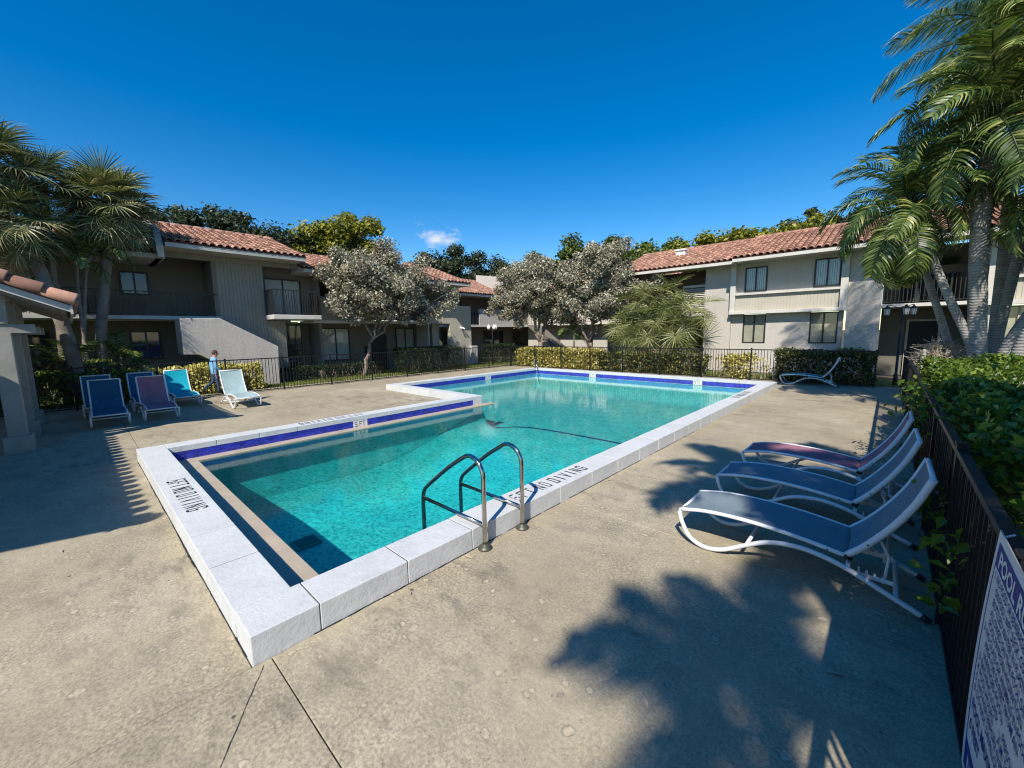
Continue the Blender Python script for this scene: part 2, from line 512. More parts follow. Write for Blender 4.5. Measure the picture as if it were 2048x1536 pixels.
def m_water():
    m, t = new_mat('pool_water')
    w1 = noise(t, 7.0, 4, 0.6)
    w2 = noise(t, 19.0, 3, 0.6)
    w3 = noise(t, 1.6, 3, 0.5)
    h = N(t, 'ShaderNodeMath', {0: w2, 1: 0.45}, operation='MULTIPLY').outputs[0]
    h = N(t, 'ShaderNodeMath', {0: w1, 1: h}, operation='ADD').outputs[0]
    h = N(t, 'ShaderNodeMath', {0: w3, 1: h}, operation='ADD').outputs[0]
    bm = N(t, 'ShaderNodeBump', {'Height': h, 'Strength': 1.0, 'Distance': 0.035})
    bs = N(t, 'ShaderNodeBump', {'Height': h, 'Strength': 0.13, 'Distance': 0.009})
    lw = N(t, 'ShaderNodeLayerWeight', {'Blend': 0.5, 'Normal': bm.outputs[0]})
    # path length grows with the angle inside the water
    f2 = N(t, 'ShaderNodeMath', {0: lw.outputs['Facing'], 1: 1.9, 2: 0.25}, operation='MULTIPLY_ADD').outputs[0]
    chans, d = depth_tint(t, (0, 0, 0))
    cs = []
    for kk in WATER_K:
        e = N(t, 'ShaderNodeMath', {0: d, 1: -kk}, operation='MULTIPLY').outputs[0]
        e = N(t, 'ShaderNodeMath', {0: e, 1: f2}, operation='MULTIPLY').outputs[0]
        cs.append(N(t, 'ShaderNodeMath', {0: e}, operation='EXPONENT').outputs[0])
    # noise in the transmission colour stands in for light focused by ripples
    wn = noise(t, 17.0, 2, 0.5, stretch=(1.0, 1.35, 1.0))
    wm = noise(t, 38.0, 3, 0.6, stretch=(1.25, 1.0, 1.0))
    fo = N(t, 'ShaderNodeMath', {0: wm, 1: 0.9}, operation='MULTIPLY').outputs[0]
    fo = N(t, 'ShaderNodeMath', {0: wn, 1: fo}, operation='ADD').outputs[0]
    fo = ramp(t, fo, [(0.64, 0.50), (0.84, 0.80), (1.0, 1.08)])
    cs = [N(t, 'ShaderNodeMath', {0: c_, 1: fo}, operation='MULTIPLY').outputs[0] for c_ in cs]
    cs = [N(t, 'ShaderNodeMath', {0: c_, 1: 0.90}, operation='MULTIPLY').outputs[0] for c_ in cs]
    cc = N(t, 'ShaderNodeCombineColor', {0: cs[0], 1: cs[1], 2: cs[2]})
    tr = N(t, 'ShaderNodeBsdfTransparent', {'Color': cc.outputs[0]})
    gl = N(t, 'ShaderNodeBsdfGlossy', {'Color': (1, 1, 1, 1), 'Roughness': 0.02, 'Normal': bs.outputs[0]})
    fc = N(t, 'ShaderNodeLayerWeight', {'Blend': 0.5, 'Normal': bs.outputs[0]})
    fr = N(t, 'ShaderNodeMath', {0: fc.outputs['Facing'], 1: 5.0}, operation='POWER')
    fr = N(t, 'ShaderNodeMath', {0: fr.outputs[0], 1: 0.98, 2: 0.02}, operation='MULTIPLY_ADD', use_clamp=True)
    mx = N(t, 'ShaderNodeMixShader', {0: fr.outputs[0], 1: tr.outputs[0], 2: gl.outputs[0]})
    o = N(t, 'ShaderNodeOutputMaterial')
    t.links.new(mx.outputs[0], o.inputs['Surface'])
    return m


WATER_K = (0.80, 0.095, 0.10)
M['mortar'] = plain('mortar', (0.10, 0.095, 0.085), 0.9, 0.3, 20)
M['glass'] = m_glass()
M['deck'] = m_deck()
M['coping'] = m_coping()
M['water'] = m_water()
M['plaster'] = plain('plaster', (0.60, 0.68, 0.66), 0.8, 0.13, 2.2, 0.2, 20, 0.01, 0.2)
M['ledge'] = plain('ledge', (0.44, 0.37, 0.28), 0.55, 0.12, 3, 0.2, 50, 0.003, 0.4)
M['tile_blue'] = plain('tile_blue', (0.028, 0.036, 0.42), 0.18, 0.25, 4, 0.0, 30, 0.002, 0.5, island=0.35)
M['grout'] = plain('grout', (0.28, 0.32, 0.47), 0.8, 0.15, 8)
M['line_blue'] = plain('line_blue', (0.01, 0.05, 0.25), 0.6, 0.2, 4)
M['tile_white'] = plain('tile_white', (0.70, 0.69, 0.66), 0.3, 0.05, 8)


def sling(name, c):
    m, t = new_mat(name)
    co_ = N(t, 'ShaderNodeTexCoord').outputs['Object']
    ch = N(t, 'ShaderNodeTexChecker', {'Vector': co_, 'Scale': 260.0, 'Color1': c4([x * 0.8 for x in c]), 'Color2': c4([min(1, x * 1.15) for x in c])})
    n1 = noise(t, 4, 6, 0.65)
    col = mixc(t, 1.0, ch.outputs[0], ramp(t, n1, [(0.3, 0.88), (0.7, 1.1)]), 'MULTIPLY')
    p = N(t, 'ShaderNodeBsdfPrincipled', {'Base Color': col, 'Roughness': 0.75, 'Specular IOR Level': 0.25})
    tr = N(t, 'ShaderNodeBsdfTranslucent', {'Color': col})
    mx = N(t, 'ShaderNodeMixShader', {0: 0.25, 1: p.outputs[0], 2: tr.outputs[0]})
    o = N(t, 'ShaderNodeOutputMaterial')
    t.links.new(mx.outputs[0], o.inputs['Surface'])
    return m


M['sling_blue'] = sling('sling_blue', (0.27, 0.335, 0.365))
M['sling_navy'] = sling('sling_navy', (0.035, 0.16, 0.27))
M['sling_pink'] = sling('sling_pink', (0.46, 0.22, 0.27))
M['sling_cyan'] = sling('sling_cyan', (0.01, 0.45, 0.58))
M['sling_aqua'] = sling('sling_aqua', (0.46, 0.60, 0.60))
M['sling_teal'] = sling('sling_teal', (0.04, 0.42, 0.44))

M['lf_silver'] = leafmat('lf_silver', [(0.0, (0.12, 0.095, 0.06)), (0.3, (0.24, 0.21, 0.145)), (0.65, (0.38, 0.355, 0.26)), (1.0, (0.58, 0.565, 0.44))], 0.12, 0.7)
M['lf_oak'] = leafmat('lf_oak', [(0.0, (0.018, 0.03, 0.014)), (0.5, (0.04, 0.062, 0.028)), (1.0, (0.09, 0.11, 0.05))], 0.2)
M['lf_yg'] = leafmat('lf_yg', [(0.0, (0.08, 0.11, 0.015)), (0.5, (0.26, 0.27, 0.03)), (1.0, (0.44, 0.38, 0.06))], 0.3)
M['lf_mid'] = leafmat('lf_mid', [(0.0, (0.03, 0.06, 0.014)), (0.5, (0.085, 0.13, 0.025)), (1.0, (0.22, 0.23, 0.04))], 0.28)
M['lf_hedge'] = leafmat('lf_hedge', [(0.0, (0.025, 0.055, 0.008)), (0.5, (0.09, 0.16, 0.018)), (1.0, (0.26, 0.32, 0.05))], 0.35, 0.35)
M['lf_darkhedge'] = leafmat('lf_darkhedge', [(0.0, (0.012, 0.025, 0.008)), (1.0, (0.035, 0.06, 0.02))], 0.2)
M['lf_croton'] = leafmat('lf_croton', [(0.0, (0.10, 0.11, 0.02)), (0.2, (0.30, 0.28, 0.05)), (0.45, (0.66, 0.57, 0.14)), (1.0, (0.82, 0.74, 0.34))], 0.25)
M['lf_crotong'] = leafmat('lf_crotong', [(0.0, (0.02, 0.04, 0.012)), (0.55, (0.05, 0.08, 0.02)), (0.75, (0.28, 0.26, 0.06)), (1.0, (0.48, 0.42, 0.12))], 0.25)
M['lf_palm'] = leafmat('lf_palm', [(0.0, (0.03, 0.06, 0.014)), (0.4, (0.085, 0.135, 0.03)), (0.8, (0.20, 0.25, 0.055)), (1.0, (0.46, 0.43, 0.13))], 0.25, 0.4, 0.5)
M['lf_sabal'] = leafmat('lf_sabal', [(0.0, (0.05, 0.075, 0.025)), (0.45, (0.15, 0.175, 0.065)), (0.8, (0.33, 0.32, 0.14)), (1.0, (0.5, 0.42, 0.2))], 0.2, 0.45, 0.5)
M['lf_fan'] = leafmat('lf_fan', [(0.0, (0.08, 0.10, 0.03)), (0.5, (0.19, 0.21, 0.07)), (1.0, (0.36, 0.36, 0.14))], 0.22, 0.45, 0.5)
M['lf_dead'] = leafmat('lf_dead', [(0.0, (0.22, 0.13, 0.06)), (1.0, (0.42, 0.30, 0.16))], 0.2)
M['grass'] = leafmat('grass', [(0.0, (0.10, 0.14, 0.03)), (0.6, (0.20, 0.24, 0.05)), (1.0, (0.36, 0.36, 0.12))], 0.3)
M['twig'] = plain('twig', (0.42, 0.35, 0.26), 0.9, 0.3, 6)
M['bark'] = plain('bark', (0.13, 0.10, 0.075), 0.95, 0.4, 6, 0.9, 25, 0.02)
M['bark_silver'] = plain('bark_silver', (0.24, 0.185, 0.15), 0.95, 0.45, 7, 0.9, 25, 0.02)


def m_palmtrunk(name, c, ringsc, dark):
    m, t = new_mat(name)
    pos = N(t, 'ShaderNodeNewGeometry').outputs['Position']
    wv = N(t, 'ShaderNodeTexWave', {'Vector': pos, 'Scale': ringsc, 'Distortion': 2.5, 'Detail': 3, 'Detail Scale': 2.0}, bands_direction='Z')
    col = ramp(t, noise(t, 3.5, 7, 0.7), [(0.3, tuple(x * 0.6 for x in c)), (0.7, tuple(min(1, x * 1.2) for x in c))])
    col = mixc(t, ramp(t, wv.outputs['Fac'], [(0.0, 0.7), (0.3, 0.0)]), col, dark)
    return finish(t, m, col, 0.85, wv.outputs['Fac'], 0.5, 0.02, 0.2)


M['trunk_grey'] = m_palmtrunk('trunk_grey', (0.33, 0.315, 0.29), 5.0, (0.17, 0.16, 0.14))
M['trunk_sabal'] = m_palmtrunk('trunk_sabal', (0.29, 0.25, 0.21), 9.0, (0.10, 0.08, 0.065))
M['skin'] = plain('skin', (0.48, 0.27, 0.19), 0.55, 0.08, 20)
M['hair'] = plain('hair', (0.06, 0.028, 0.016), 0.6, 0.4, 40, 0.4, 120, 0.004)
M['shirt'] = plain('shirt', (0.20, 0.42, 0.68), 0.85, 0.14, 9, 0.5, 14, 0.02)
M['jeans'] = plain('jeans', (0.035, 0.07, 0.15), 0.85, 0.25, 9, 0.4, 16, 0.015)
M['shoe'] = plain('shoe', (0.02, 0.02, 0.025), 0.5, 0.2, 9)
M['sign_white'] = plain('sign_white', (0.80, 0.80, 0.76), 0.45, 0.08, 5, 0.03, 60, 0.002)
M['sign_blue'] = plain('sign_blue', (0.015, 0.02, 0.22), 0.45, 0.15, 12)

# ================================================================ GROUND, DECK, POOL
XO, XI = -2.978, -3.366          # right coping outer / inner
YN, YNI = 0.604, 0.992           # near coping
XL, XLI = -9.862, -9.472         # left coping of the deep part
YG, YGI = 8.399, 8.788           # coping of the shallow wing
XW, XWI = -14.684, -14.294       # left end of the wing
YF, YFI = 17.771, 17.382         # far coping
CT, CB, WZ = 0.215, 0.105, -0.078   # coping top, tile top, water level
DX0, DX1, DY0, DY1 = -19.35, 0.95, -14.0, 20.15

g = MB()
BIG = 420
for (a, b, c, d) in ((-BIG, DX0, -BIG, BIG), (DX1, BIG, -BIG, BIG), (DX0, DX1, DY1, BIG), (DX0, DX1, -BIG, DY0)):
    g.poly([(a, c, -0.03), (b, c, -0.03), (b, d, -0.03), (a, d, -0.03)])
tag(g.build('ground', M['soil']), kind='structure')
lw = MB()
for (a, b, c, d) in ((-24.0, -19.36, -12, 27), (-19.36, 3.2, 20.16, 23.4), (0.96, 16, -6, 24)):
    lw.poly([(a, c, -0.022), (b, c, -0.022), (b, d, -0.022), (a, d, -0.022)])
tag(lw.build('lawn', M['turf']), kind='structure')

deck = tag(link('pool_deck', None), kind='structure')
ub = MB()
cells = [(DX0, DX1, DY0, -7.0), (DX0, -7.0, -7.0, 0.0), (-7.0, DX1, -7.0, 0.0)]
cells = [(DX0, -6.2, DY0, -6.0), (-6.2, DX1, DY0, -6.0), (DX0, XL, -6.0, 0.72), (XL, XO, -6.0, YN), (XO, DX1, -6.0, 0.72),
         (DX0, XL, 0.72, YG), (DX0, XW, YG, 13.0), (DX0, XW, 13.0, DY1), (XW, -9.0, YF, DY1), (-9.0, XO, YF, DY1),
         (XO, DX1, 0.72, 4.19), (XO, DX1, 4.19, 9.4), (XO, DX1, 9.4, 14.6), (XO, DX1, 14.6, DY1)]
for a, b, c, d in cells:
    if True:
        gp = 0.0035
        hz = random.uniform(-0.002, 0.002)
        o = MB().box(a + gp, b - gp, c + gp, d - gp, -0.12, hz).build('slab', M['deck'], deck, bevel=0.006)
        ub.poly([(a, c, -0.02), (b, c, -0.02), (b, d, -0.02), (a, d, -0.02)])
ub.build('joint_bed', M['soil'], deck)


def ribbon(pts, w):
    b = MB()
    for k in range(len(pts) - 1):
        p, q = Vector(pts[k]), Vector(pts[k + 1])
        t = (q - p).normalized()
        n = Vector((-t.y, t.x, 0)) * w * random.uniform(0.5, 1.3)
        b.poly([p - n, q - n, q + n, p + n])
    return b


def crack(p, q, n, wob, w):
    p, q = Vector(p), Vector(q)
    t = (q - p)
    s = Vector((-t.y, t.x, 0)).normalized()
    pts = []
    off = 0
    for i in range(n + 1):
        off = off * 0.8 + random.uniform(-wob, wob)
        pts.append(p.lerp(q, i / n) + s * off)
    ribbon(pts, w).build('crack', M['black'], deck)


crack((-2.93, 0.66, 0.0035), (-2.28, 0.24, 0.0035), 60, 0.0022, 0.0022)
crack((XO + 0.004, 1.0, 0.0035), (XO + 0.004, 4.1, 0.0035), 60, 0.004, 0.006)
crack((XO + 0.003, 4.3, 0.0035), (XO + 0.003, 9.0, 0.0035), 60, 0.004, 0.006)
crack((-9.7, YN - 0.004, 0.0035), (-3.1, YN - 0.004, 0.0035), 80, 0.004, 0.006)
crack((-12.0, 5.2, 0.0035), (-18.5, 5.6, 0.0035), 50, 0.05, 0.002)

pool = thing('swimming_pool', 'L shaped swimming pool with white raised coping and a blue tile band', 'swimming pool', (XL, YN, 0))
# coping stones


def cop(outer, inner, axis, a, b):
    """one stone of the kerb between a and b along axis ('x' or 'y')"""
    s = 1 if inner > outer else -1
    hz = random.uniform(-0.002, 0.002)
    prof = [(outer, -0.06), (outer, CT + hz), (inner, CT + hz), (inner, CB), (inner - s * 0.018, CB), (inner - s * 0.018, -0.06)]
    gp = 0.003
    if axis == 'y':
        ring = [(u, a + gp, z) for u, z in prof]
        off = (0, b - a - 2 * gp, 0)
    else:
        ring = [(a + gp, u, z) for u, z in prof]
        off = (b - a - 2 * gp, 0, 0)
    m = MB().prism(ring, off)
    bm_fix.append(m.build('coping_stone', M['coping'], pool, bevel=0.007))


bm_fix = []


def run(outer, inner, axis, a, b, step):
    n = max(1, round(abs(b - a) / step))
    for i in range(n):
        cop(outer, inner, axis, a + (b - a) * i / n, a + (b - a) * (i + 1) / n)


for (o4, i4, ax4, a4, b4) in ((XO, XI, 'y', YN, YF), (YN, YNI, 'x', XL, XI), (XL, XLI, 'y', YNI, YG), (YG, YGI, 'x', XW, XLI), (XW, XWI, 'y', YGI, YF), (YF, YFI, 'x', XWI, XI)):
    s4 = 1 if i4 > o4 else -1
    c0, c1 = sorted((o4 + s4 * 0.006, i4 - s4 * 0.006))
    c2, c3 = sorted((o4 + s4 * 0.006, i4 - s4 * 0.03))
    if ax4 == 'y': MB().box(c0, c1, a4 + .006, b4 - .006, CB + .004, CT - .005).build('joint_mortar', M['mortar'], pool)
    else: MB().box(a4 + .006, b4 - .006, c0, c1, CB + .004, CT - .005).build('joint_mortar', M['mortar'], pool)
    if ax4 == 'y': MB().box(c2, c3, a4 + .006, b4 - .006, -.05, CB + .0035).build('joint_mortar', M['mortar'], pool)
    else: MB().box(a4 + .006, b4 - .006, c2, c3, -.05, CB + .0035).build('joint_mortar', M['mortar'], pool)
run(XO, XI, 'y', YNI + 0.07, YF, 0.76)
run(YN, YNI, 'x', XL, XI, 0.77)
cop(XO, XI, 'y', YN, YNI + 0.07)
run(XL, XLI, 'y', YNI, YG, 0.76)
run(YG, YGI, 'x', XW, XLI, 0.76)
run(XW, XWI, 'y', YGI, YF, 0.76)
run(YF, YFI, 'x', XWI, XI, 0.76)

# basin: walls and sloping floor


def floor_z(x, y):
    t = min(1, max(0, (y - 4.6) / 5.6))
    t = t * t * (3 - 2 * t)
    z = -1.95 + t * 1.09
    dw = min(abs(x - XI), abs(y - YNI) * 2.2, abs(y - YFI))
    dw = min(dw, math.hypot(x - XLI, max(0, y - YGI)), abs(x - XWI), math.hypot(max(0, x - XLI), y - YGI))
    c = 0.75
    if dw < c: z += (1 - math.sqrt(max(0, 1 - (1 - dw / c) ** 2))) * 0.75
    return z


bb = MB()


def fgrid(x0, x1, y0, y1, st=0.12):
    nx, ny = round((x1 - x0) / st), round((y1 - y0) / st)
    bb.grid([[(x0 + (x1 - x0) * i / nx, y0 + (y1 - y0) * j / ny, floor_z(x0 + (x1 - x0) * i / nx, y0 + (y1 - y0) * j / ny)) for j in range(ny + 1)] for i in range(nx + 1)])


fgrid(XLI, XI, YNI, YGI)
fgrid(XLI, XI, YGI, YFI)
fgrid(XWI, XLI, YGI, YFI)
IN = [(XI, YNI), (XI, YFI), (XWI, YFI), (XWI, YGI), (XLI, YGI), (XLI, YNI)]
bb.build('basin_floor', M['plaster'], pool, smooth=True)
wb = MB()
for i in range(6):
    (ax, ay), (bx, by) = IN[i], IN[(i + 1) % 6]
    t = Vector((bx - ax, by - ay, 0)).normalized()
    n = Vector((t.y, -t.x, 0))  # outward
    o_ = n * 0.016
    wb.poly([(ax + o_.x, ay + o_.y, -1.9), (bx + o_.x, by + o_.y, -1.9), (bx + o_.x, by + o_.y, -0.07), (ax + o_.x, ay + o_.y, -0.07)])
wb.build('basin_wall', M['plaster'], pool)
# tile band, one box per tile
tb, gb = MB(), MB()
marks = {}


def band(ax, ay, bx, by, skip):
    p, q = Vector((ax, ay, 0)), Vector((bx, by, 0))
    L = (q - p).length
    t = (q - p).normalized()
    n = Vector((-t.y, t.x, 0))  # into the pool
    o_ = -n * 0.012
    z0, z1 = -0.068, CB
    rows, tl = 5, 0.088
    rh = (z1 - z0) / rows
    gb.hexa([p + o_ - n * .004 + Vector((0, 0, z0)), q + o_ - n * .004 + Vector((0, 0, z0)), q + o_ + Vector((0, 0, z0)), p + o_ + Vector((0, 0, z0)),
             p + o_ - n * .004 + Vector((0, 0, z1)), q + o_ - n * .004 + Vector((0, 0, z1)), q + o_ + Vector((0, 0, z1)), p + o_ + Vector((0, 0, z1))])
    for r in range(rows):
        u = -(r % 2) * tl / 2
        while u < L:
            a, b = max(0, u) + 0.004, min(L, u + tl) - 0.004
            mid = (a + b) / 2
            if b - a > 0.01 and not any(s0 < mid < s1 for s0, s1 in skip):
                za, zb = z0 + r * rh + 0.0035, z0 + (r + 1) * rh - 0.0035
                A, B = p + t * a + o_, p + t * b + o_
                f = n * 0.006
                k = len(tb.v)
                for P in (A, B):
                    for z in (za, zb):
                        tb.v.append((P.x, P.y, z)); tb.v.append((P.x + f.x, P.y + f.y, z))
                tb.f += [(k + 1, k + 5, k + 7, k + 3), (k + 2, k + 3, k + 7, k + 6), (k, k + 4, k + 5, k + 1), (k, k + 1, k + 3, k + 2), (k + 4, k + 6, k + 7, k + 5)]
            u += tl
    return p, t, n


# (start, end) ordered so that n points into the pool
band(XI, YNI, XI, YFI, [])
pF = band(XI, YFI, XWI, YFI, [(2.16, 2.48), (7.15, 7.5)])
pW = band(XWI, YFI, XWI, YGI, [(3.5, 3.86)])
band(XWI, YGI, XLI, YGI, [])
pL = band(XLI, YGI, XLI, YNI, [(YGI - 4.85, YGI - 4.49)])
band(XLI, YNI, XI, YNI, [])
gb.build('grout_band', M['grout'], pool)
tb.build('tile_band', M['tile_blue'], pool, kind='stuff')

# ledge at the water line of the deep part
lb = MB()
lb.box(XLI - 0.01, XLI + 0.25, YNI - 0.01, YGI + 0.33, -0.105, -0.052)
lb.build('ledge', M['ledge'], pool, bevel=0.006)
MB().box(XLI + 0.252, XI + 0.01, YNI - 0.01, YNI + 0.385, -0.105, -0.053).build('ledge', M['ledge'], pool, bevel=0.006)
# slope line on the floor
ln = []
for i in range(61):
    x = XLI + 0.03 + (XI - XLI - 0.04) * i / 60
    yy = 9.0 + 0.95 * (1 - math.exp(-(x - XLI) / 0.55))
    ln.append((x, yy))
lnb = MB()
lnb.grid([[(x, y - 0.055, floor_z(x, y) + 0.006) for x, y in ln], [(x, y + 0.055, floor_z(x, y) + 0.006) for x, y in ln]])
lnb.build('slope_line', M['line_blue'], pool)
dr = thing('drain_grate', 'dark square drain grate on the floor of the deep end', 'drain', (-8.3, 2.9, -1.95))
d_ = MB()
for k in range(9):
    d_.box(-8.5 + k * 0.046, -8.472 + k * 0.046, 2.6, 3.0, -1.93, -1.905)
d_.build('grate', M['black'], dr)
f_ = MB()
f_.box(-8.53, -8.08, 2.57, 2.6, -1.94, -1.90).box(-8.53, -8.08, 3.0, 3.03, -1.94, -1.90).box(-8.53, -8.5, 2.6, 3.0, -1.94, -1.90).box(-8.11, -8.08, 2.6, 3.0, -1.94, -1.90)
f_.build('frame', M['flange'], dr)

w_ = MB()
w_.poly([(x, y, WZ) for x, y in IN])
tag(w_.build('pool_water', M['water']), kind='structure')

# ---------------------------------------------------------------- stencil lettering
G_ = {  # strokes as quads in a unit cell, stencil bridges left open
    '6': [(0, .12, .26, .45), (0, .12, .55, .9), (.2, 1, .88, 1), (.0, 1, .0, .11), (.78, 1, .11, .45), (.2, .8, .45, .56)],
    '3': [(0, 1, 0, .11), (.78, 1, .11, .44), (.3, 1, .45, .56), (.78, 1, .57, .88), (0, 1, .89, 1)],
    'F': [(0, .22, 0, .43), (0, .22, .52, 1), (.3, 1, .88, 1), (.3, .8, .45, .56)],
    'T': [(0, .44, .88, 1), (.56, 1, .88, 1), (.39, .61, 0, .85)],
    'N': [(0, .2, 0, 1), (.8, 1, 0, 1), 'diag'],
    'O': [(0, .22, .1, .9), (.78, 1, .1, .9), (.1, .45, 0, .11), (.55, .9, 0, .11), (.1, .45, .89, 1), (.55, .9, .89, 1)],
    'D': [(0, .22, 0, 1), (.78, 1, .1, .9), (.3, .9, 0, .11), (.3, .9, .89, 1)],
    'I': [(.36, .64, 0, 1)],
    'V': ['v'],
    'G': [(0, .22, .1, .9), (.1, .9, .89, 1), (.1, .9, 0, .11), (.78, 1, .1, .42), (.5, 1, .42, .53), (.78, 1, .72, .9)],
}


def stencil(text, org, right, upv, wid, hei, gap, mat, parent, name='lettering'):
    org, right, upv = Vector(org), Vector(right), Vector(upv)
    m = MB()
    x = 0
    P = lambda a, b: org + right * (x + a * wid) + upv * (b * hei)
    for ch in text:
        if ch == ' ':
            x += wid * 0.55
            continue
        for q in G_[ch]:
            if q == 'diag':
                m.poly([P(.2, .98), P(.2, .70), P(.8, .02), P(.8, .30)])
            elif q == 'v':
                m.poly([P(0, 1), P(.4, 0), P(.6, 0), P(.22, 1)])
                m.poly([P(.78, 1), P(.52, .3), P(.6, 0.02), P(1, 1)])
            else:
                m.poly([P(q[0], q[2]), P(q[1], q[2]), P(q[1], q[3]), P(q[0], q[3])])
        x += wid + gap
    return m.build(name, mat, parent)


zt = CT + 0.0035
stencil('6FT NO DIVING', (-7.22, 0.70, zt), (1, 0, 0), (0, 1, 0), 0.085, 0.205, 0.045, M['stencil'], pool)
stencil('6FT NO DIVING', (XO - 0.10, 3.42, zt), (0, 1, 0), (-1, 0, 0), 0.085, 0.205, 0.048, M['stencil'], pool)
stencil('6FT NO DIVING', (XL + 0.10, 4.80, zt), (0, -1, 0), (1, 0, 0), 0.085, 0.205, 0.045, M['stencil'], pool)
stencil('3FT NO DIVING', (XO - 0.10, 12.95, zt), (0, 1, 0), (-1, 0, 0), 0.085, 0.205, 0.05, M['stencil'], pool)


def marker(p, t, n, s, txt, w):
    """white depth tile set in the band, s metres along it"""
    a = p + t * s
    m = MB()
    b_ = a + t * w
    f0, f1 = -n * 0.012, -n * 0.003
    z0, z1 = -0.066, CB - 0.002
    m.hexa([a + f0 + Vector((0, 0, z0)), b_ + f0 + Vector((0, 0, z0)), b_ + f1 + Vector((0, 0, z0)), a + f1 + Vector((0, 0, z0)),
            a + f0 + Vector((0, 0, z1)), b_ + f0 + Vector((0, 0, z1)), b_ + f1 + Vector((0, 0, z1)), a + f1 + Vector((0, 0, z1))])
    o = m.build('depth_marker', M['tile_white'], pool)
    e = b_ + f1 + n * 0.002 - t * 0.035 + Vector((0, 0, -0.045))
    stencil(txt, e, -t, (0, 0, 1), 0.062, 0.125, 0.022, M['stencil'], o)


marker(*pL, YGI - 4.85, '6 FT', 0.36)
marker(*pF, 2.14, '3 FT', 0.36)
marker(*pF, 7.14, '3 FT', 0.36)
marker(*pW, 3.5, '3 FT', 0.36)

# ================================================================ BUILDINGS


class Frame:
    """facade frame: u along the wall, d out of it"""

    def __init__(s, kind, c):
        s.k, s.c = kind, c

    def pt(s, u, d, z):
        return (s.c + d, u, z) if s.k == 'L' else (u, s.c - d, z)

    def box(s, m, u0, u1, d0, d1, z0, z1):
        a, b = s.pt(u0, d0, z0), s.pt(u1, d1, z1)
        return m.box(a[0], b[0], a[1], b[1], a[2], b[2])


def part(F, name, mat, parent, *boxes, bevel=0, kind=None):
    m = MB()
    for b in boxes:
        F.box(m, *b)
    return m.build(name, mat, parent, bevel=bevel, kind=kind)


def siding(F, parent, u0, u1, d, z0, z1, mat, step=0.14, back=0.06):
    w = part(F, 'siding', mat, parent, (u0, u1, d - back, d, z0, z1))
    m = MB()
    u = u0
    while u < u1 - 0.02:
        F.box(m, u + 0.011, min(u1, u + step) - 0.011, d, d + 0.012, z0 + 0.001, z1 - 0.001)
        u += step
    m.build('board', mat, w, kind='stuff')
    return w


def window(F, parent, u0, u1, z0, z1, d, back=None, split=True, fr=0.05, mat='bronze', deep=0.3):
    """sliding window: frame with panes; a dark reveal and a pale or black sheet behind"""
    m = MB()
    for b in ((u0, u1, z0, z0 + fr), (u0, u1, z1 - fr, z1), (u0, u0 + fr, z0 + fr, z1 - fr), (u1 - fr, u1, z0 + fr, z1 - fr)):
        F.box(m, b[0], b[1], d - 0.05, d + 0.035, b[2], b[3])
    mid = (u0 + u1) / 2
    if split: F.box(m, mid - fr * .6, mid + fr * .6, d - 0.05, d + 0.02, z0 + fr, z1 - fr)
    w = m.build('window', M[mat], parent)
    flush = F.k == 'L' or F.c > 29 or d < -1
    if not flush: part(F, 'unlit_backing', M['black'], w, (u0, u1, d - deep - 0.02, d - deep, z0, z1), (u0 - .02, u0, d - deep, d - 0.05, z0, z1), (u1, u1 + .02, d - deep, d - 0.05, z0, z1))  # black box colour stands in for the dark room behind the glass
    for a, b, k in ([(u0 + fr, mid - fr * .6, 0), (mid + fr * .6, u1 - fr, 1)] if split else [(u0 + fr, u1 - fr, 0)]):
        dp = d - 0.016 - 0.012 * k
        MB().poly([F.pt(a, dp, z0 + fr), F.pt(b, dp, z0 + fr), F.pt(b, dp, z1 - fr), F.pt(a, dp, z1 - fr)]).build('pane', M['glass'], w)
    if flush:
        part(F, 'window_backing', M[back or 'black'], w, (u0 + fr, u1 - fr, d - 0.048, d - 0.042, z0 + fr, z1 - fr))  # black when no cloth is given: colour stands in for the unlit room
    elif back == 'blinds':
        m = MB()
        u = u0 + fr
        while u < u1 - fr - 0.05:
            a = F.pt(u, d - 0.10, z0 + fr); b = F.pt(u + 0.075, d - 0.07, z0 + fr)
            m.poly([a, b, (b[0], b[1], z1 - fr), (a[0], a[1], z1 - fr)])
            u += 0.085
        m.build('blind', M['vinyl_blind'], w, kind='stuff')
    elif back:
        part(F, 'window_backing', M[back], w, (u0 + fr, u1 - fr, d - 0.09, d - 0.07, z0 + fr, z1 - fr))
    return w


def rail(F, parent, u0, u1, d, z0, z1, step, label=None, mat='bronze', thick=0.012):
    r = part(F, 'railing', M[mat], parent, (u0, u1, d - 0.02, d + 0.02, z1 - 0.04, z1), (u0, u1, d - 0.015, d + 0.015, z0 + 0.07, z0 + 0.1))
    n = int((u1 - u0) / step)
    me = None
    for i in range(n + 1):
        u = u0 + (u1 - u0) * i / n
        big = i % 8 == 0
        t = thick * (2 if big else 1)
        if big:
            part(F, 'post', M[mat], r, (u - t, u + t, d - t, d + t, z0, z1 - 0.041))
        else:
            if me is None:
                m = MB()
                a, b = F.pt(0, 0, 0), F.pt(0, 0, 0)
                m.box(-t, t, -t, t, z0 + 0.101, z1 - 0.041)
                me = m.mesh('baluster', M[mat])
            p = F.pt(u, d, 0)
            o = link('baluster', me, r)
            o.location = Vector(p)- wloc(r)
    return r


TILE = None


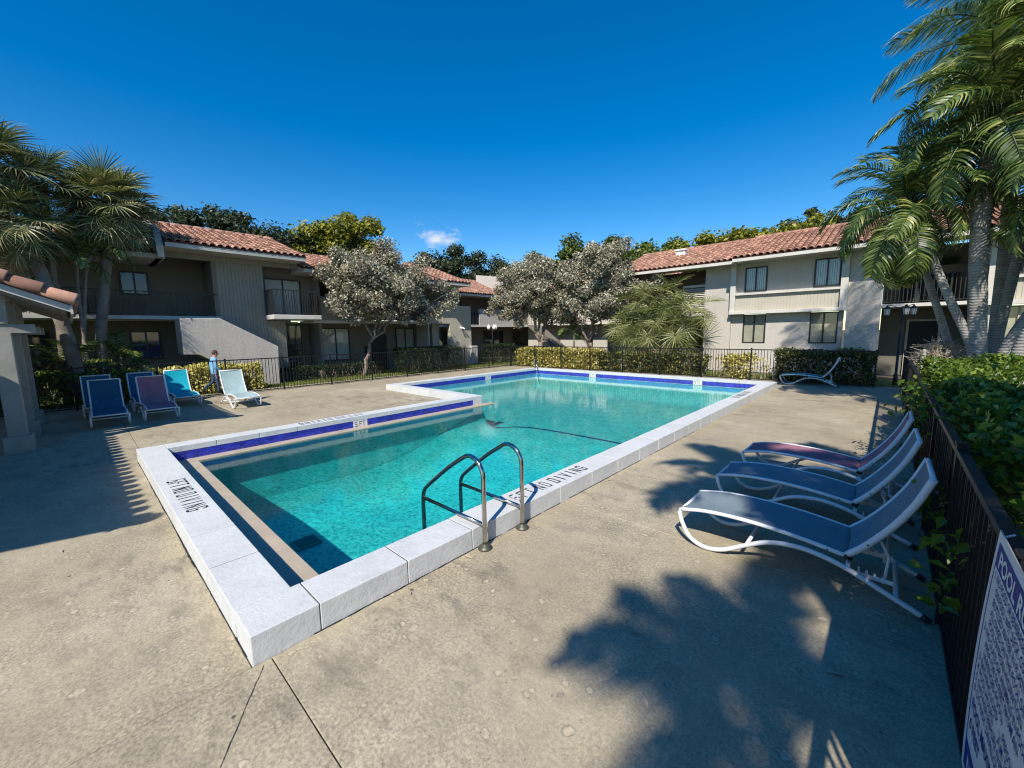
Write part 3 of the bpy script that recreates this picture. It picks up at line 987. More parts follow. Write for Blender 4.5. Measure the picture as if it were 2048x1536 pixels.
def tile_mesh(w=0.108, L=0.44, h=0.088):
    n = 6
    V, Fc = [], []
    for iy, (y, s) in enumerate(((0, 1.0), (L, 0.86))):
        for k in range(n + 1):
            th = math.pi * k / n
            V.append((-math.cos(th) * w * s, y, math.sin(th) * h * s + (0.028 if iy == 0 else 0.004)))
    for k in range(n):
        Fc.append((k, k + 1, n + 1 + k + 1, n + 1 + k))
    # thick front lip
    b = len(V)
    for k in range(n + 1):
        th = math.pi * k / n
        V.append((-math.cos(th) * w * .85, 0.0, math.sin(th) * h * .82 + 0.026))
    for k in range(n):
        Fc.append((k + 1, k, b + k, b + k + 1))
    b2 = len(V)
    for k in range(n + 1):
        th = math.pi * k / n
        V.append((-math.cos(th) * w * .85, L * .5, math.sin(th) * h * .8 + 0.014))
    for k in range(n):
        Fc.append((b + k + 1, b + k, b2 + k, b2 + k + 1))
    return np.array(V), np.array(Fc)


TV, TF = tile_mesh()
TME = np_mesh('roof_tile', TV, TF, M['terracotta'], True)


def roof(parent, A, B, C, nearest=0, eye=Vector((0, 0, 2.2)), pitch_u=0.27, ridge=True, name='roof'):
    """rectangular tiled slope: eave from A to B, C above A on the ridge. Returns the roof object"""
    A, B, C = Vector(A), Vector(B), Vector(C)
    e = (B - A).normalized()
    s = (C - A).normalized()
    n = e.cross(s).normalized()
    if n.z < 0: n = -n
    Lu, Ls = (B - A).length, (C - A).length
    m = MB()
    th = 0.05
    m.hexa([A - n * th, B - n * th, B + (C - A) - n * th, C - n * th, A, B, B + (C - A), C])
    r = m.build(name, M['terra_pan_shade'], parent)
    nu = int(Lu / pitch_u)
    pu = Lu / nu
    ps = 0.36
    ns = int(Ls / ps) + 1
    ex = e if e.cross(s).z * 1 > 0 else -e   # keep right-handed frame
    R3 = np.array([list(ex), list(s), list(n)])
    rows = []
    for i in range(nu):
        for j in range(ns):
            p = A + e * ((i + .5) * pu) + s * (j * ps - 0.05)
            rows.append(((p - eye).length, p))
    rows.sort(key=lambda q: q[0])
    V, Fc = [], []
    k = len(TV)
    loc = []
    for q, (dist, p) in enumerate(rows):
        jit = np.array([random.uniform(-.006, .006), random.uniform(-.01, .01), random.uniform(-.004, .004)])
        if q < nearest:
            o = link('roof_tile', TME, r)
            a = random.uniform(-.012, .012)
            Mx = Matrix((list(ex), list(s), list(n))).transposed() @ Matrix.Rotation(a, 3, 'Z')
            o.matrix_local = Matrix.Translation(p - wloc(r)) @ Mx.to_4x4()
        else:
            Fc.append(TF + len(loc) * k)
            loc.append((TV + jit) @ R3 + np.array(p))
    if loc:
        me = np_mesh('roof_tiles', np.concatenate(loc), np.concatenate(Fc), M['terracotta'], True)
        o = link('roof_tiles', me, r)
        o['kind'] = 'stuff'
    if ridge:
        m = MB()
        D = B + (C - A)
        nn = int((D - C).length / 0.4)
        for i in range(nn):
            p, q = C.lerp(D, i / nn), C.lerp(D, (i + 1.12) / nn)
            m.tube([p + Vector((0, 0, .02)), q + Vector((0, 0, .035))], [0.12, 0.105], 8)
        m.build('ridge_cap', M['terracotta'], r, smooth=True)
    return r


# ---- left building: faces the pool (+x); facade plane x = -22
FL = Frame('L', -22.0)
lb_ = thing('apartment_building', 'long shaded two storey apartment block along the left side with walkways and tiled roofs', 'building', (-24, 6, 0))
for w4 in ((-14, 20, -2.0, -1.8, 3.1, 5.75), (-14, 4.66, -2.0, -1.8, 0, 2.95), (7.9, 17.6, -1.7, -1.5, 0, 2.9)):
    part(FL, 'wall', M['stucco_shaded'], lb_, w4)
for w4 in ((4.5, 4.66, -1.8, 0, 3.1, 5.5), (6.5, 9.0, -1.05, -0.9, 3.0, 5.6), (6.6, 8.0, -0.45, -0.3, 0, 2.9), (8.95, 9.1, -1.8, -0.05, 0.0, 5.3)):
    part(FL, 'wall', M['stucco_shaded'], lb_, w4)
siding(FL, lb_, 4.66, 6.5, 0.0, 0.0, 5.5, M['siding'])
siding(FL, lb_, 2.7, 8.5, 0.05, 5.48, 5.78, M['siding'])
part(FL, 'floor_slab', M['trim'], lb_, (-14, 4.66, -1.79, 0.06, 2.95, 3.1), bevel=0.01)
rail(FL, lb_, -0.02, 4.62, -0.02, 3.1, 4.08, 0.2)
siding(FL, lb_, -8.0, -0.06, 0.03, 3.101, 4.16, M['siding_warm'])
window(FL, lb_, 1.65, 2.55, 4.05, 5.0, -1.745, None)
window(FL, lb_, -3.2, -0.7, 3.2, 5.0, -1.745, 'vinyl_blind')
window(FL, lb_, 1.75, 2.75, 1.3, 2.5, -1.745, 'blue_paint')
window(FL, lb_, -2.5, -0.5, 0.9, 2.5, -1.745, None)
# balcony with sliding door
part(FL, 'balcony_slab', M['trim'], lb_, (6.45, 8.62, -0.9, 1.15, 2.98, 3.19), bevel=0.02)
window(FL, lb_, 6.75, 8.45, 3.2, 5.05, -0.845, 'vinyl_blind')
rail(FL, lb_, 6.5, 8.57, 1.1, 3.19, 4.36, 0.115)
FB = Frame('R', 6.5)
rail(FB, lb_, -21.95, -20.9, 0, 3.19, 4.36, 0.115)
FB2 = Frame('R', 8.57)
rail(FB2, lb_, -21.95, -20.9, 0, 3.19, 4.36, 0.115)
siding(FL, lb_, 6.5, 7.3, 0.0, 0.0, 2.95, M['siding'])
window(FL, lb_, 7.32, 8.15, 0.4, 2.75, -0.245, None, split=False)
# grooved parapet of the second storey
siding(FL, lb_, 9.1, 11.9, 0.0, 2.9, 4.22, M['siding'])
part(FL, 'floor_slab', M['trim'], lb_, (8.64, 15.8, -1.79, 0.03, 2.84, 2.99), bevel=0.01)
window(FL, lb_, 9.6, 11.2, 0.75, 2.6, -1.445, 'vinyl_blind')
window(FL, lb_, 12.2, 14.6, 4.0, 5.0, -1.745, None)
rail(FL, lb_, 11.95, 15.75, -0.02, 2.99, 4.0, 0.13)
window(FL, lb_, 14.3, 15.7, 0.2, 2.6, -1.445, 'window_backing')
dr_ = part(FL, 'door', M['bronze'], lb_, (12.6, 13.6, -1.5, -1.42, 0, 2.2))
part(FL, 'handle', M['steel'], dr_, (12.68, 12.74, -1.42, -1.38, 1.0, 1.1))
part(FL, 'vent', M['black'], lb_, (12.15, 12.35, -1.5, -1.46, 0.9, 1.5))
# portal and tower wall
siding(FL, lb_, 15.8, 17.6, 0.0, 2.86, 4.07, M['siding_warm'])
siding(FL, lb_, 17.6, 19.5, 0.0, 0.0, 4.08, M['siding_warm'], back=0.3)
for w4 in ((15.85, 15.95, -1.4, -0.06, 0, 2.86), (17.0, 17.59, -1.4, -1.2, 0, 2.86)):
    part(FL, 'wall', M['stucco'], lb_, w4)
sl_ = part(FL, 'security_light', M['white_paint'], lb_, (18.45, 18.65, 0.02, 0.10, 2.55, 2.66))
m = MB().tube([(-21.88, 18.48, 2.58), (-21.74, 18.42, 2.5)], [.04, .06], 8).tube([(-21.88, 18.62, 2.58), (-21.74, 18.7, 2.5)], [.04, .06], 8)
m.build('lamp_head', M['white_paint'], sl_)
part(FL, 'gas_meter_box', M['trim'], lb_, (19.3, 19.85, -0.1, 0.25, 0, 1.3))
# roofs
for (y0, y1, xe, ze, xr, zr, nr) in ((-14, 2.86, -21.15, 5.5, -25.2, 6.8, 120), (2.86, 8.05, -20.75, 5.93, -25.2, 7.42, 300), (8.05, 16.2, -21.15, 5.5, -25.2, 6.8, 60), (16.2, 18.5, -20.8, 5.5, -25.2, 7.0, 40)):
    A, B, Cc = (xe, y0, ze), (xe, y1, ze), (xr, y0, zr)
    roof(lb_, A, B, Cc, nr)
    part(FL, 'fascia', M['fascia'], lb_, (y0, y1, xe + 22 - 0.05, xe + 22 + 0.0, ze - 0.22, ze - 0.06))
    part(FL, 'soffit', M['soffit'], lb_, (y0, y1, -0.3 if y0 == 2.86 else -1.9, xe + 22 - 0.051, ze - 0.2, ze - 0.16))
    for yy in (y0, y1):
        m = MB()
        m.prism([(xe - .06, yy - .04 if yy == y1 else yy, ze - .16), (xr, yy - .04 if yy == y1 else yy, ze - .16), (xr, yy - .04 if yy == y1 else yy, zr - .08), (xe - .06, yy - .04 if yy == y1 else yy, ze - .085)], (0, .04, 0))
        m.build('gable', M['stucco'], lb_)
m = MB().prism([(-20.9, 2.6, 5.3), (-25.2, 2.6, 5.3), (-25.2, 2.6, 7.7), (-21.4, 2.6, 6.45), (-20.9, 2.6, 5.75)], (0, .22, 0))
m.build('parapet', M['stucco'], lb_, bevel=0.01)
# stair enclosure standing in front of the walkway
m = MB().prism([(-21.9, y, z) for y, z in ((3.02, 2.96), (4.34, 2.98), (6.46, 1.73), (6.42, 0), (5.95, 0.02), (4.68, .74), (3.5, 1.5), (3.02, 1.52))], (1.3, 0, 0))
st = m.build('stair_enclosure', M['stucco'], lb_, bevel=0.02)

# ---- far end of the left side, set back
fe = thing('rear_apartment_wing', 'set back apartment wing behind the silver trees with pale parapet and low tiled roof', 'building', (-28, 26, 0))
FE = Frame('L', -26.0)
part(FE, 'wall', M['stucco_shaded'], fe, (18.5, 36, -1.8, -1.6, 0, 5.3))
part(FE, 'floor_slab', M['trim'], fe, (20, 36, -1.6, 0.1, 2.72, 2.9))
part(FE, 'parapet', M['stucco'], fe, (24.0, 34, -0.1, 0.08, 2.9, 4.25))
rail(FE, fe, 20, 24, 0, 2.9, 3.95, 0.16)
window(FE, fe, 21.6, 23.4, 3.3, 4.9, -1.545, None)
window(FE, fe, 21.2, 23.0, 0.1, 2.4, -1.545, None)
window(FE, fe, 26, 28.5, 0.1, 2.4, -1.545, None)
part(FE, 'door', M['bronze'], fe, (30, 31, -1.6, -1.5, 0, 2.2))
roof(fe, (-25.3, 18.5, 5.45), (-25.3, 36, 5.45), (-29.3, 18.5, 7.05), 0)
part(FE, 'fascia', M['fascia'], fe, (18.5, 36, 0.6, 0.66, 5.22, 5.38))
part(FE, 'soffit', M['soffit'], fe, (18.5, 36, -1.7, 0.599, 5.25, 5.29))
m = MB().prism([(-25.0, 26.5, 5.3), (-29, 26.5, 5.3), (-29, 26.5, 7.6), (-26.4, 26.5, 7.2), (-25.2, 26.5, 6.2)], (0, .25, 0))
m.build('parapet', M['stucco'], fe)

# ---- rear block closing the court, behind the silver trees
bk = thing('rear_stair_block', 'pale stucco block with outside stair closing the far corner behind the silver trees', 'building', (-16, 30, 0))
FK = Frame('R', 30.0)
part(FK, 'wall', M['stucco'], bk, (-25.6, -12, -4, 0, 0, 5.2))
part(FK, 'floor_slab', M['trim'], bk, (-25.6, -12, 0, 1.2, 2.75, 2.9))
rail(FK, bk, -25, -12.2, 1.15, 2.9, 3.9, 0.2)
m = MB().prism([(-19.6, 27.4, 0), (-18.9, 27.4, 0), (-22.9, 27.4, 2.85), (-23.6, 27.4, 2.85)], (0, 1.2, 0))
m.build('stair', M['stucco_shaded'], bk)
window(FK, bk, -17, -15.2, 0.1, 2.3, 0.055, None)
window(FK, bk, -17, -15.2, 3.3, 4.8, 0.055, None)
roof(bk, (-25.6, 28.9, 5.3), (-11.9, 28.9, 5.3), (-25.6, 32.5, 6.7), 0)

# ---- right building: faces the pool (-y); facade plane y = 23.5
FR = Frame('R', 23.5)
rb = thing('apartment_building', 'sunlit two storey apartment block across the far end with a red tiled roof', 'building', (-3, 26, 0))
part(FR, 'wall', M['stucco'], rb, (-7.5, -6.18, -0.3, 0.0, 0, 5.5), bevel=0.01)
for w4 in ((-5.97, -5.61, -0.25, -0.02, 3.99, 5.5), (-4.62, -2.77, -0.25, -0.02, 3.99, 5.5), (-1.79, -1.74, -0.25, -0.02, 3.99, 5.5), (-5.61, -4.62, -0.25, -0.02, 5.25, 5.5), (-2.77, -1.79, -0.25, -0.02, 5.31, 5.5), (-5.61, -4.62, -0.25, -0.02, 3.99, 4.055), (-2.77, -1.79, -0.25, -0.02, 3.99, 4.055)):
    part(FR, 'wall', M['stucco'], rb, w4)
for w4 in ((-6.17, -5.61, -0.3, -0.1, 0, 2.95), (-4.59, -2.81, -0.3, -0.1, 0, 2.95), (-1.77, -1.6, -0.3, -0.1, 0, 2.95), (-5.61, -4.59, -0.3, -0.1, 0, 1.48), (-2.81, -1.77, -0.3, -0.1, 0, 1.48)):
    part(FR, 'wall', M['stucco'], rb, w4)
part(FR, 'wall', M['stucco'], rb, (-1.5, -0.37, -0.3, 0.1, 0, 5.5), bevel=0.01)
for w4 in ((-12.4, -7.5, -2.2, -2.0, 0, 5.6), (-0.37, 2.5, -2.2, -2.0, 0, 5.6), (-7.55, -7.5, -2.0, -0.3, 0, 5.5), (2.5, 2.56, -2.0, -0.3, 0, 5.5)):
    part(FR, 'wall', M['recess_shade_wall'], rb, w4)
part(FR, 'wall', M['stucco'], rb, (-12.4, -10.6, -2.0, 0.0, 0, 5.5))
part(FR, 'pilaster', M['trim'], rb, (-6.19, -5.95, -0.1, 0.28, 2.95, 5.46), bevel=0.01)
part(FR, 'pilaster', M['trim'], rb, (-1.76, -1.5, -0.1, 0.28, 2.95, 5.46), bevel=0.01)
window(FR, rb, -5.6, -4.63, 4.06, 5.24, 0.0, 'blinds')
window(FR, rb, -2.76, -1.8, 4.06, 5.3, 0.0, 'blinds')
window(FR, rb, -5.61, -4.59, 1.48, 2.92, -0.12, 'window_backing')
window(FR, rb, -2.81, -1.77, 1.48, 2.92, -0.12, 'window_backing')
part(FR, 'sill', M['trim'], rb, (-5.949, -1.761, -0.02, 0.3, 3.88, 3.98), bevel=0.01)
siding(FR, rb, -5.949, -1.761, 0.14, 3.1, 3.879, M['siding_warm'], step=0.13)
part(FR, 'floor_slab', M['trim'], rb, (-6.2, -1.45, -0.1, 0.34, 2.94, 3.1), bevel=0.01)
part(FR, 'floor_slab', M['trim'], rb, (-10.6, -7.5, -2.0, 0.02, 2.95, 3.1), bevel=0.01)
part(FR, 'floor_slab', M['trim'], rb, (-0.37, 2.52, -2.0, 0.02, 3.0, 3.14), bevel=0.01)
# louvred shutter in the left recess
lv = part(FR, 'louvre_shutter', M['trim'], rb, (-8.72, -8.66, -0.15, -0.1, 3.1, 4.62), (-7.56, -7.51, -0.15, -0.1, 3.1, 4.62), (-8.66, -7.56, -0.15, -0.1, 4.5, 4.62))
me = None
for k in range(13):
    m = MB()
    z = 3.16 + k * 0.1
    m.hexa([(-8.66, 23.62, z), (-7.56, 23.62, z), (-7.56, 23.68, z + .07), (-8.66, 23.68, z + .07), (-8.66, 23.61, z + .01), (-7.56, 23.61, z + .01), (-7.56, 23.67, z + .08), (-8.66, 23.67, z + .08)])
    m.build('slat', M['siding_warm'], lv)
rail(FR, rb, -10.5, -8.75, -0.05, 3.1, 4.2, 0.13)
rail(FR, rb, -0.33, 2.46, -0.02, 3.14, 4.3, 0.12)
window(FR, rb, 0.2, 1.9, 3.2, 5.1, -1.945, None)
part(FR, 'beam', M['stucco_shaded'], rb, (-0.37, 2.5, -1.99, -1.9, 4.4, 4.75))
df = part(FR, 'door_frame', M['siding_warm'], rb, (0.5, 0.58, -1.99, -1.9, 0, 2.5), (1.5, 1.58, -1.99, -1.9, 0, 2.5), (0.58, 1.5, -1.99, -1.9, 2.42, 2.5))
part(FR, 'door', M['black'], rb, (0.58, 1.5, -1.99, -1.93, 0, 2.42))
# bay at the right end
for w4 in ((2.57, 2.84, -0.3, 0.0, 3.99, 5.5), (3.76, 7.5, -0.3, 0.0, 3.99, 5.5), (2.84, 3.76, -0.3, 0.0, 5.31, 5.5), (2.84, 3.76, -0.3, 0.0, 3.99, 4.055), (2.57, 2.9, -0.3, 0.0, 0, 3.0), (3.9, 7.5, -0.3, 0.0, 0, 3.0), (2.9, 3.9, -0.3, 0, 0, 1.3)):
    part(FR, 'wall', M['stucco'], rb, w4)
part(FR, 'pilaster', M['trim'], rb, (2.5, 2.7, -0.1, 0.28, 2.95, 5.46), bevel=0.01)
window(FR, rb, 2.85, 3.75, 4.06, 5.3, 0.02, 'blinds')
window(FR, rb, 2.9, 3.9, 1.3, 2.9, -0.05, 'window_backing', mat='siding_warm')
part(FR, 'sill', M['trim'], rb, (2.701, 7.5, -0.02, 0.3, 3.88, 3.98))
siding(FR, rb, 2.701, 7.5, 0.14, 3.1, 3.879, M['siding_warm'], step=0.13)
part(FR, 'floor_slab', M['trim'], rb, (2.54, 7.5, -0.1, 0.34, 2.94, 3.1))
for (x0, x1, ye, ze, yr, zr, nr) in ((-12.5, -5.9, 22.5, 5.58, 26.6, 7.12, 60), (-5.9, 7.6, 22.22, 5.62, 26.6, 7.2, 300)):
    roof(rb, (x0, ye, ze), (x1, ye, ze), (x0, yr, zr), nr)
    part(FR, 'fascia', M['trim'], rb, (x0, x1, 23.5 - ye - .05, 23.5 - ye, ze - 0.2, ze - 0.06))
    part(FR, 'soffit', M['soffit'], rb, (x0, x1, -0.2, 23.5 - ye - .051, ze - 0.16, ze - 0.12))
v_ = part(FR, 'roof_vent', M['white_paint'], rb, (-9.75, -9.2, -1.9, -1.5, 6.45, 6.85), bevel=0.02)
part(FR, 'vent_hood', M['white_paint'], v_, (-9.8, -9.15, -1.95, -1.42, 6.85, 6.92))

# ================================================================ FENCES


def fence(name, label, p, q, h=1.34, n_sec=2.0, sp=0.118):
    p, q = Vector((p[0], p[1], 0)), Vector((q[0], q[1], 0))
    L = (q - p).length
    t = (q - p).normalized()
    ang = math.atan2(t.y, t.x)
    f = thing(name, label, 'fence', p, ang)
    n = max(1, round(L / n_sec))
    pm = MB().box(-.026, .026, -.026, .026, 0, h + .03).box(-.032, .032, -.032, .032, h + .0305, h + .045).mesh('post', M['fence'])
    km = MB().box(-.0085, .0085, -.0085, .0085, 0.085, h - 0.0405).mesh('picket', M['fence'])
    for i in range(n + 1):
        o = link('post', pm, f, local=True)
        o.location = (L * i / n, 0, 0)
    for i in range(n):
        a, b = L * i / n + .027, L * (i + 1) / n - .027
        MB().box(a, b, -.026, .026, h - .04, h).build('top_rail', M['fence'], f, local=True)
        MB().box(a, b, -.014, .014, .05, .084).build('bottom_rail', M['fence'], f, local=True)
        k = round((b - a) / sp)
        for j in range(1, k):
            o = link('picket', km, f, local=True)
            o.location = (a + (b - a) * j / k, 0, 0)
            o.rotation_euler = (random.uniform(-.004, .004), random.uniform(-.004, .004), 0)
    return f


fence('picket_fence', 'black metal picket fence along the left side of the deck in front of the lawn', (-18.3, -4.0), (-18.3, 19.6))
fence('picket_fence', 'black metal picket fence across the far end of the pool in front of yellow shrubs', (-18.24, 19.66), (-0.3, 19.66), sp=0.115)
fence('picket_fence', 'dark metal picket fence on the right running past the sun loungers under the hedge', (0.43, 19.6), (0.43, -1.6))
gp = thing('gate_post', 'grey square gate post with ball finial beside the dry bush', 'post', (0.62, 13.6, 0))
MB().box(.585, .655, 13.565, 13.635, 0, 1.52).build('shaft', M['pergola_wood'], gp)
MB().lathe((.62, 13.6, 1.521), [(.045, 0), (.05, .02), (.025, .04), (.04, .07), (.045, .1), (.02, .14)], 10).build('finial', M['pergola_wood'], gp, smooth=True)

# ================================================================ LOUNGERS


def smoothpath(pts, n):
    """Catmull-Rom through pts"""
    P = [Vector(p) for p in pts]
    P = [P[0] * 2 - P[1]] + P + [P[-1] * 2 - P[-2]]
    out = []
    for i in range(1, len(P) - 2):
        for k in range(n):
            t = k / n
            a, b, c, d = P[i - 1], P[i], P[i + 1], P[i + 2]
            out.append(0.5 * ((2 * b) + (c - a) * t + (2 * a - 5 * b + 4 * c - d) * t * t + (3 * b - a - 3 * c + d) * t ** 3))
    out.append(P[-2])
    return out


def make_lounger(fab, back_deg=0):
    """foot end at x=0, head towards +x; width along y"""
    root = thing('sun_lounger', None, None)
    W = 0.345
    W2 = W - 0.035
    leg = smoothpath([(0.0, 0, .325), (.03, 0, .22), (.11, 0, .085), (.25, 0, .024), (.42, 0, .055), (.61, 0, .165), (.80, 0, .265), (1.0, 0, .30), (1.18, 0, .285), (1.36, 0, .235), (1.56, 0, .145), (1.84, 0, .022)], 5)
    seat = smoothpath([(-.01, 0, .335), (.25, 0, .385), (.55, 0, .40), (.85, 0, .39), (1.1, 0, .365), (1.36, 0, .325)], 5)
    back = smoothpath([(1.345, 0, .335), (1.46, 0, .46), (1.60, 0, .66), (1.71, 0, .87), (1.79, 0, 1.09)], 5)
    for s in (-1, 1):
        m = MB().tube([p + Vector((0, s * W, 0)) for p in leg], .021, 10)
        lg = m.build('leg_frame', M['white_paint'], root, True, True)
        MB().tube([(1.80, s * W, .04), (1.85, s * W, .012)], .024, 10).build('foot_cap', M['shoe'], lg, True, True)
        m = MB().tube([p + Vector((0, s * W2, 0)) for p in seat], .019, 8)
        sr = m.build('seat_rail', M['white_paint'], root, True, True)
        for u in (0.012, 1.22):
            z = .335 if u < .1 else .345
            MB().tube([(u, s * (W2 + .018), z), (u, s * (W2 + .024), z)], .007, 8).build('bolt', M['flange'], sr, False, True)
        m = MB().tube([p + Vector((0, s * W2, 0)) for p in back], .026, 8, flat=.75)
        br = m.build('back_rail', M['white_paint'], root, True, True)
        MB().tube([(1.47, s * (W2 + .018), .475), (1.47, s * (W2 + .024), .475)], .007, 8).build('bolt', M['flange'], br, False, True)
        MB().tube([(1.33, s * (W2 + .005), .33), (1.38, s * (W2 + .005), .31)], .022, 8).build('hinge', M['shoe'], br, True, True)
    for u, z in ((0.0, .325), (.62, .165), (1.36, .25), (1.66, .10)):
        MB().tube([(u, -W + .015, z), (u, W - .015, z)], .017, 8).build('crossbar', M['white_paint'], root, True, True)
    MB().tube([(1.787, -W2, 1.085), (1.787, W2, 1.085)], .018, 8).build('back_top_bar', M['white_paint'], root, True, True)
    # prop that holds the back up, with a notched bracket

    for s in (-1, 1):
        m = MB().tube([(1.52, s * .2, .54), (1.60, s * .2, .36), (1.585, s * .2, .135)], .011, 6)
        pr = m.build('prop', M['white_paint'], root, False, True)
        n_ = MB()
        for k in range(4):
            n_.box(1.42 + k * .05, 1.435 + k * .05, s * .24 - .008, s * .24 + .008, .19 - k * .012, .235 - k * .012)
        n_.box(1.38, 1.64, s * .24 - .006, s * .24 + .006, .155, .19).build('notched_bracket', M['white_paint'], pr, False, True)
    MB().tube([(1.60, -.2, .36), (1.60, .2, .36)], .011, 6).build('prop', M['white_paint'], root, False, True)

    def sheet(path, sag):
        rows = []
        for p in path:
            rows.append([(p.x, -W2 + 2 * W2 * k / 8, p.z + .012 - sag * (1 - (k / 4 - 1) ** 2)) for k in range(9)])
        low = [[(x, y, z - .006) for x, y, z in r] for r in reversed(rows)]
        return MB().grid(rows + low)

    sheet(seat, .022).build('seat_sling', fab, root, True, True)
    b = MB()
    rows = []
    for i, p in enumerate(back):
        q = back[min(i + 1, len(back) - 1)] - back[max(i - 1, 0)]
        n = Vector((-q.z, 0, q.x)).normalized()
        rows.append([tuple(p + n * (.014 - .022 * (1 - (k / 4 - 1) ** 2)) + Vector((0, -W2 + 2 * W2 * k / 8, 0))) for k in range(9)])
    low = [[(x + .006, y, z - .004) for x, y, z in r] for r in reversed(rows)]
    b.grid(rows + low).build('back_sling', fab, root, True, True)
    return root


GL = 'sun loungers around the pool deck'
protos = {}


def lounger(fab, label, x, y, rz):
    if fab not in protos:
        o = make_lounger(M[fab])
        protos[fab] = o
    else:
        o = copy_tree(protos[fab])
    o.location = (x, y, 0.003)
    o.rotation_euler = (0, 0, R(rz))
    tag(o, label, 'sun lounger', GL)
    return o


lounger('sling_blue', 'grey blue sling lounger nearest the camera beside the pool rules sign', -1.475, 4.47, 0)
lounger('sling_blue', 'grey blue sling lounger between the pink one and the nearest one by the right fence', -1.50, 5.80, 0.5)
lounger('sling_pink', 'pink sling lounger in the row of three under the right hedge', -1.515, 7.12, -0.6)
lounger('sling_teal', 'teal sling lounger alone by the far fence beside the shrubs', -3.10, 20.32 - 1.0, 1)
lounger('sling_navy', 'dark blue lounger at the front of the shaded group near the pavilion posts', -14.0, 0.48, 179)
lounger('sling_navy', 'dark blue lounger half hidden right behind the front dark blue one', -15.95, 0.40, 180)
lounger('sling_pink', 'pink lounger in the shaded group left of the pool', -14.1, 1.48, 180)
lounger('sling_navy', 'dark blue lounger half hidden right behind the pink one', -16.05, 1.42, 180)
lounger('sling_cyan', 'bright turquoise lounger half in sun beside the left fence', -16.3, 2.36, 180)
lounger('sling_aqua', 'pale aqua lounger standing in full sun left of the pool', -14.4, 3.55, 180)

# ================================================================ POOL LADDER, GRAB RAIL
ld = thing('pool_ladder', 'polished steel pool ladder with two looped hand rails over the near coping', 'pool ladder', (-2.9, 2.97, 0))
for y in (2.68, 3.26):
    pth = [(-2.9, y, .02), (-2.9, y, .35), (-2.9, y, .66)] + [(-2.9 - .19 + .19 * math.cos(a) , y, .74 + .2 * math.sin(a)) for a in [R(10), R(35), R(60), R(85), R(105), R(122)]] + [(-3.45, y, .745), (-3.72, y, .54), (-3.84, y, .445)] + [(-3.93, y, .36), (-3.965, y, .25), (-3.97, y, 0), (-3.95, y, -.5), (-3.85, y, -1.15)]
    # denser smoothing
    pp = smoothpath(pth, 4)
    r_ = MB().tube(pp, .0245, 12).build('hand_rail', M['steel'], ld, True)
    MB().tube([(-2.9, y, .25), (-3.967, y, .255)], .021, 10).build('cross_rail', M['steel'], r_, True)
    MB().lathe((-2.9, y, 0.001), [(.075, 0), (.075, .012), (.05, .03), (.034, .045), (.03, .05)], 18).build('flange', M['flange'], r_, True)
for z, x in ((-.25, -3.96), (-.55, -3.945), (-.85, -3.91)):
    MB().box(x - .04, x + .05, 2.70, 3.24, z, z + .025).build('tread', M['steel'], ld, bevel=.006)
gr = thing('grab_rail', 'thin bent steel grab rail at the far left corner of the pool', 'grab rail', (-14.1, 17.3, 0))
pp = smoothpath([(-14.45, 17.5, .2), (-14.43, 17.4, .62), (-14.3, 17.25, .78), (-14.05, 17.1, .55), (-13.85, 17.0, .1), (-13.8, 16.97, -.4)], 5)
MB().tube(pp, .022, 8).build('rail', M['steel'], gr, True)
MB().lathe((-14.45, 17.5, CT), [(.06, 0), (.05, .02), (.03, .03)], 12).build('flange', M['flange'], gr, True)

# ================================================================ LAMP POSTS
lp = thing('lamp_post', 'black lamp post with three white globes beyond the left corner of the fence', 'lamp post', (-20.0, 19.65, 0))
MB().tube([(-20, 19.65, 0), (-20, 19.65, 2.35), (-20, 19.65, 2.55)], [.05, .035, .03], 10).build('pole', M['bronze'], lp, True)
for k, (dx, dy) in enumerate(((.0, -.33), (0.0, .33), (.18, 0))):
    a = MB().tube(smoothpath([(-20, 19.65, 2.35), (-20 + dx * .6, 19.65 + dy * .6, 2.28), (-20 + dx, 19.65 + dy, 2.42)], 4), .015, 6).build('arm', M['bronze'], lp, True)
    MB().lathe((-20 + dx, 19.65 + dy, 2.42), [(.05, 0), (.1, .05), (.125, .14), (.1, .24), (.05, .3), (.02, .34)], 12).build('globe', M['lamp_glass'], a, True)
lp = thing('lamp_post', 'dark lamp post with three lantern heads in front of the shaded right entry', 'lamp post', (0.27, 21.2, 0))
MB().tube([(.27, 21.2, 0), (.27, 21.2, .4), (.27, 21.2, .42), (.27, 21.2, 2.95)], [.075, .07, .045, .035], 10).build('pole', M['bronze'], lp, True)
for dx, dy in ((-.42, 0), (.30, .1), (.10, -.3)):
    a = MB().tube(smoothpath([(.27, 21.2, 2.75), (.27 + dx * .5, 21.2 + dy * .5, 2.95), (.27 + dx, 21.2 + dy, 3.0), (.27 + dx, 21.2 + dy, 2.93)], 4), .014, 6).build('arm', M['bronze'], lp, True)
    c = (.27 + dx, 21.2 + dy, 2.62)
    MB().lathe(c, [(.07, .02), (.095, .24)], 8).build('lantern_glass', M['lamp_glass'], a)
    m = MB().lathe((c[0], c[1], c[2] + .241), [(.12, 0), (.06, .08), (.03, .1), (.02, .14)], 8).lathe(c, [(.03, -.03), (.08, 0), (.08, .018)], 8)
    for q in range(6):
        th = q * math.pi / 3
        m.tube([(c[0] + .075 * math.cos(th), c[1] + .075 * math.sin(th), c[2] + .02), (c[0] + .1 * math.cos(th), c[1] + .1 * math.sin(th), c[2] + .24)], .006, 4)
    m.build('lantern_cage', M['bronze'], a)

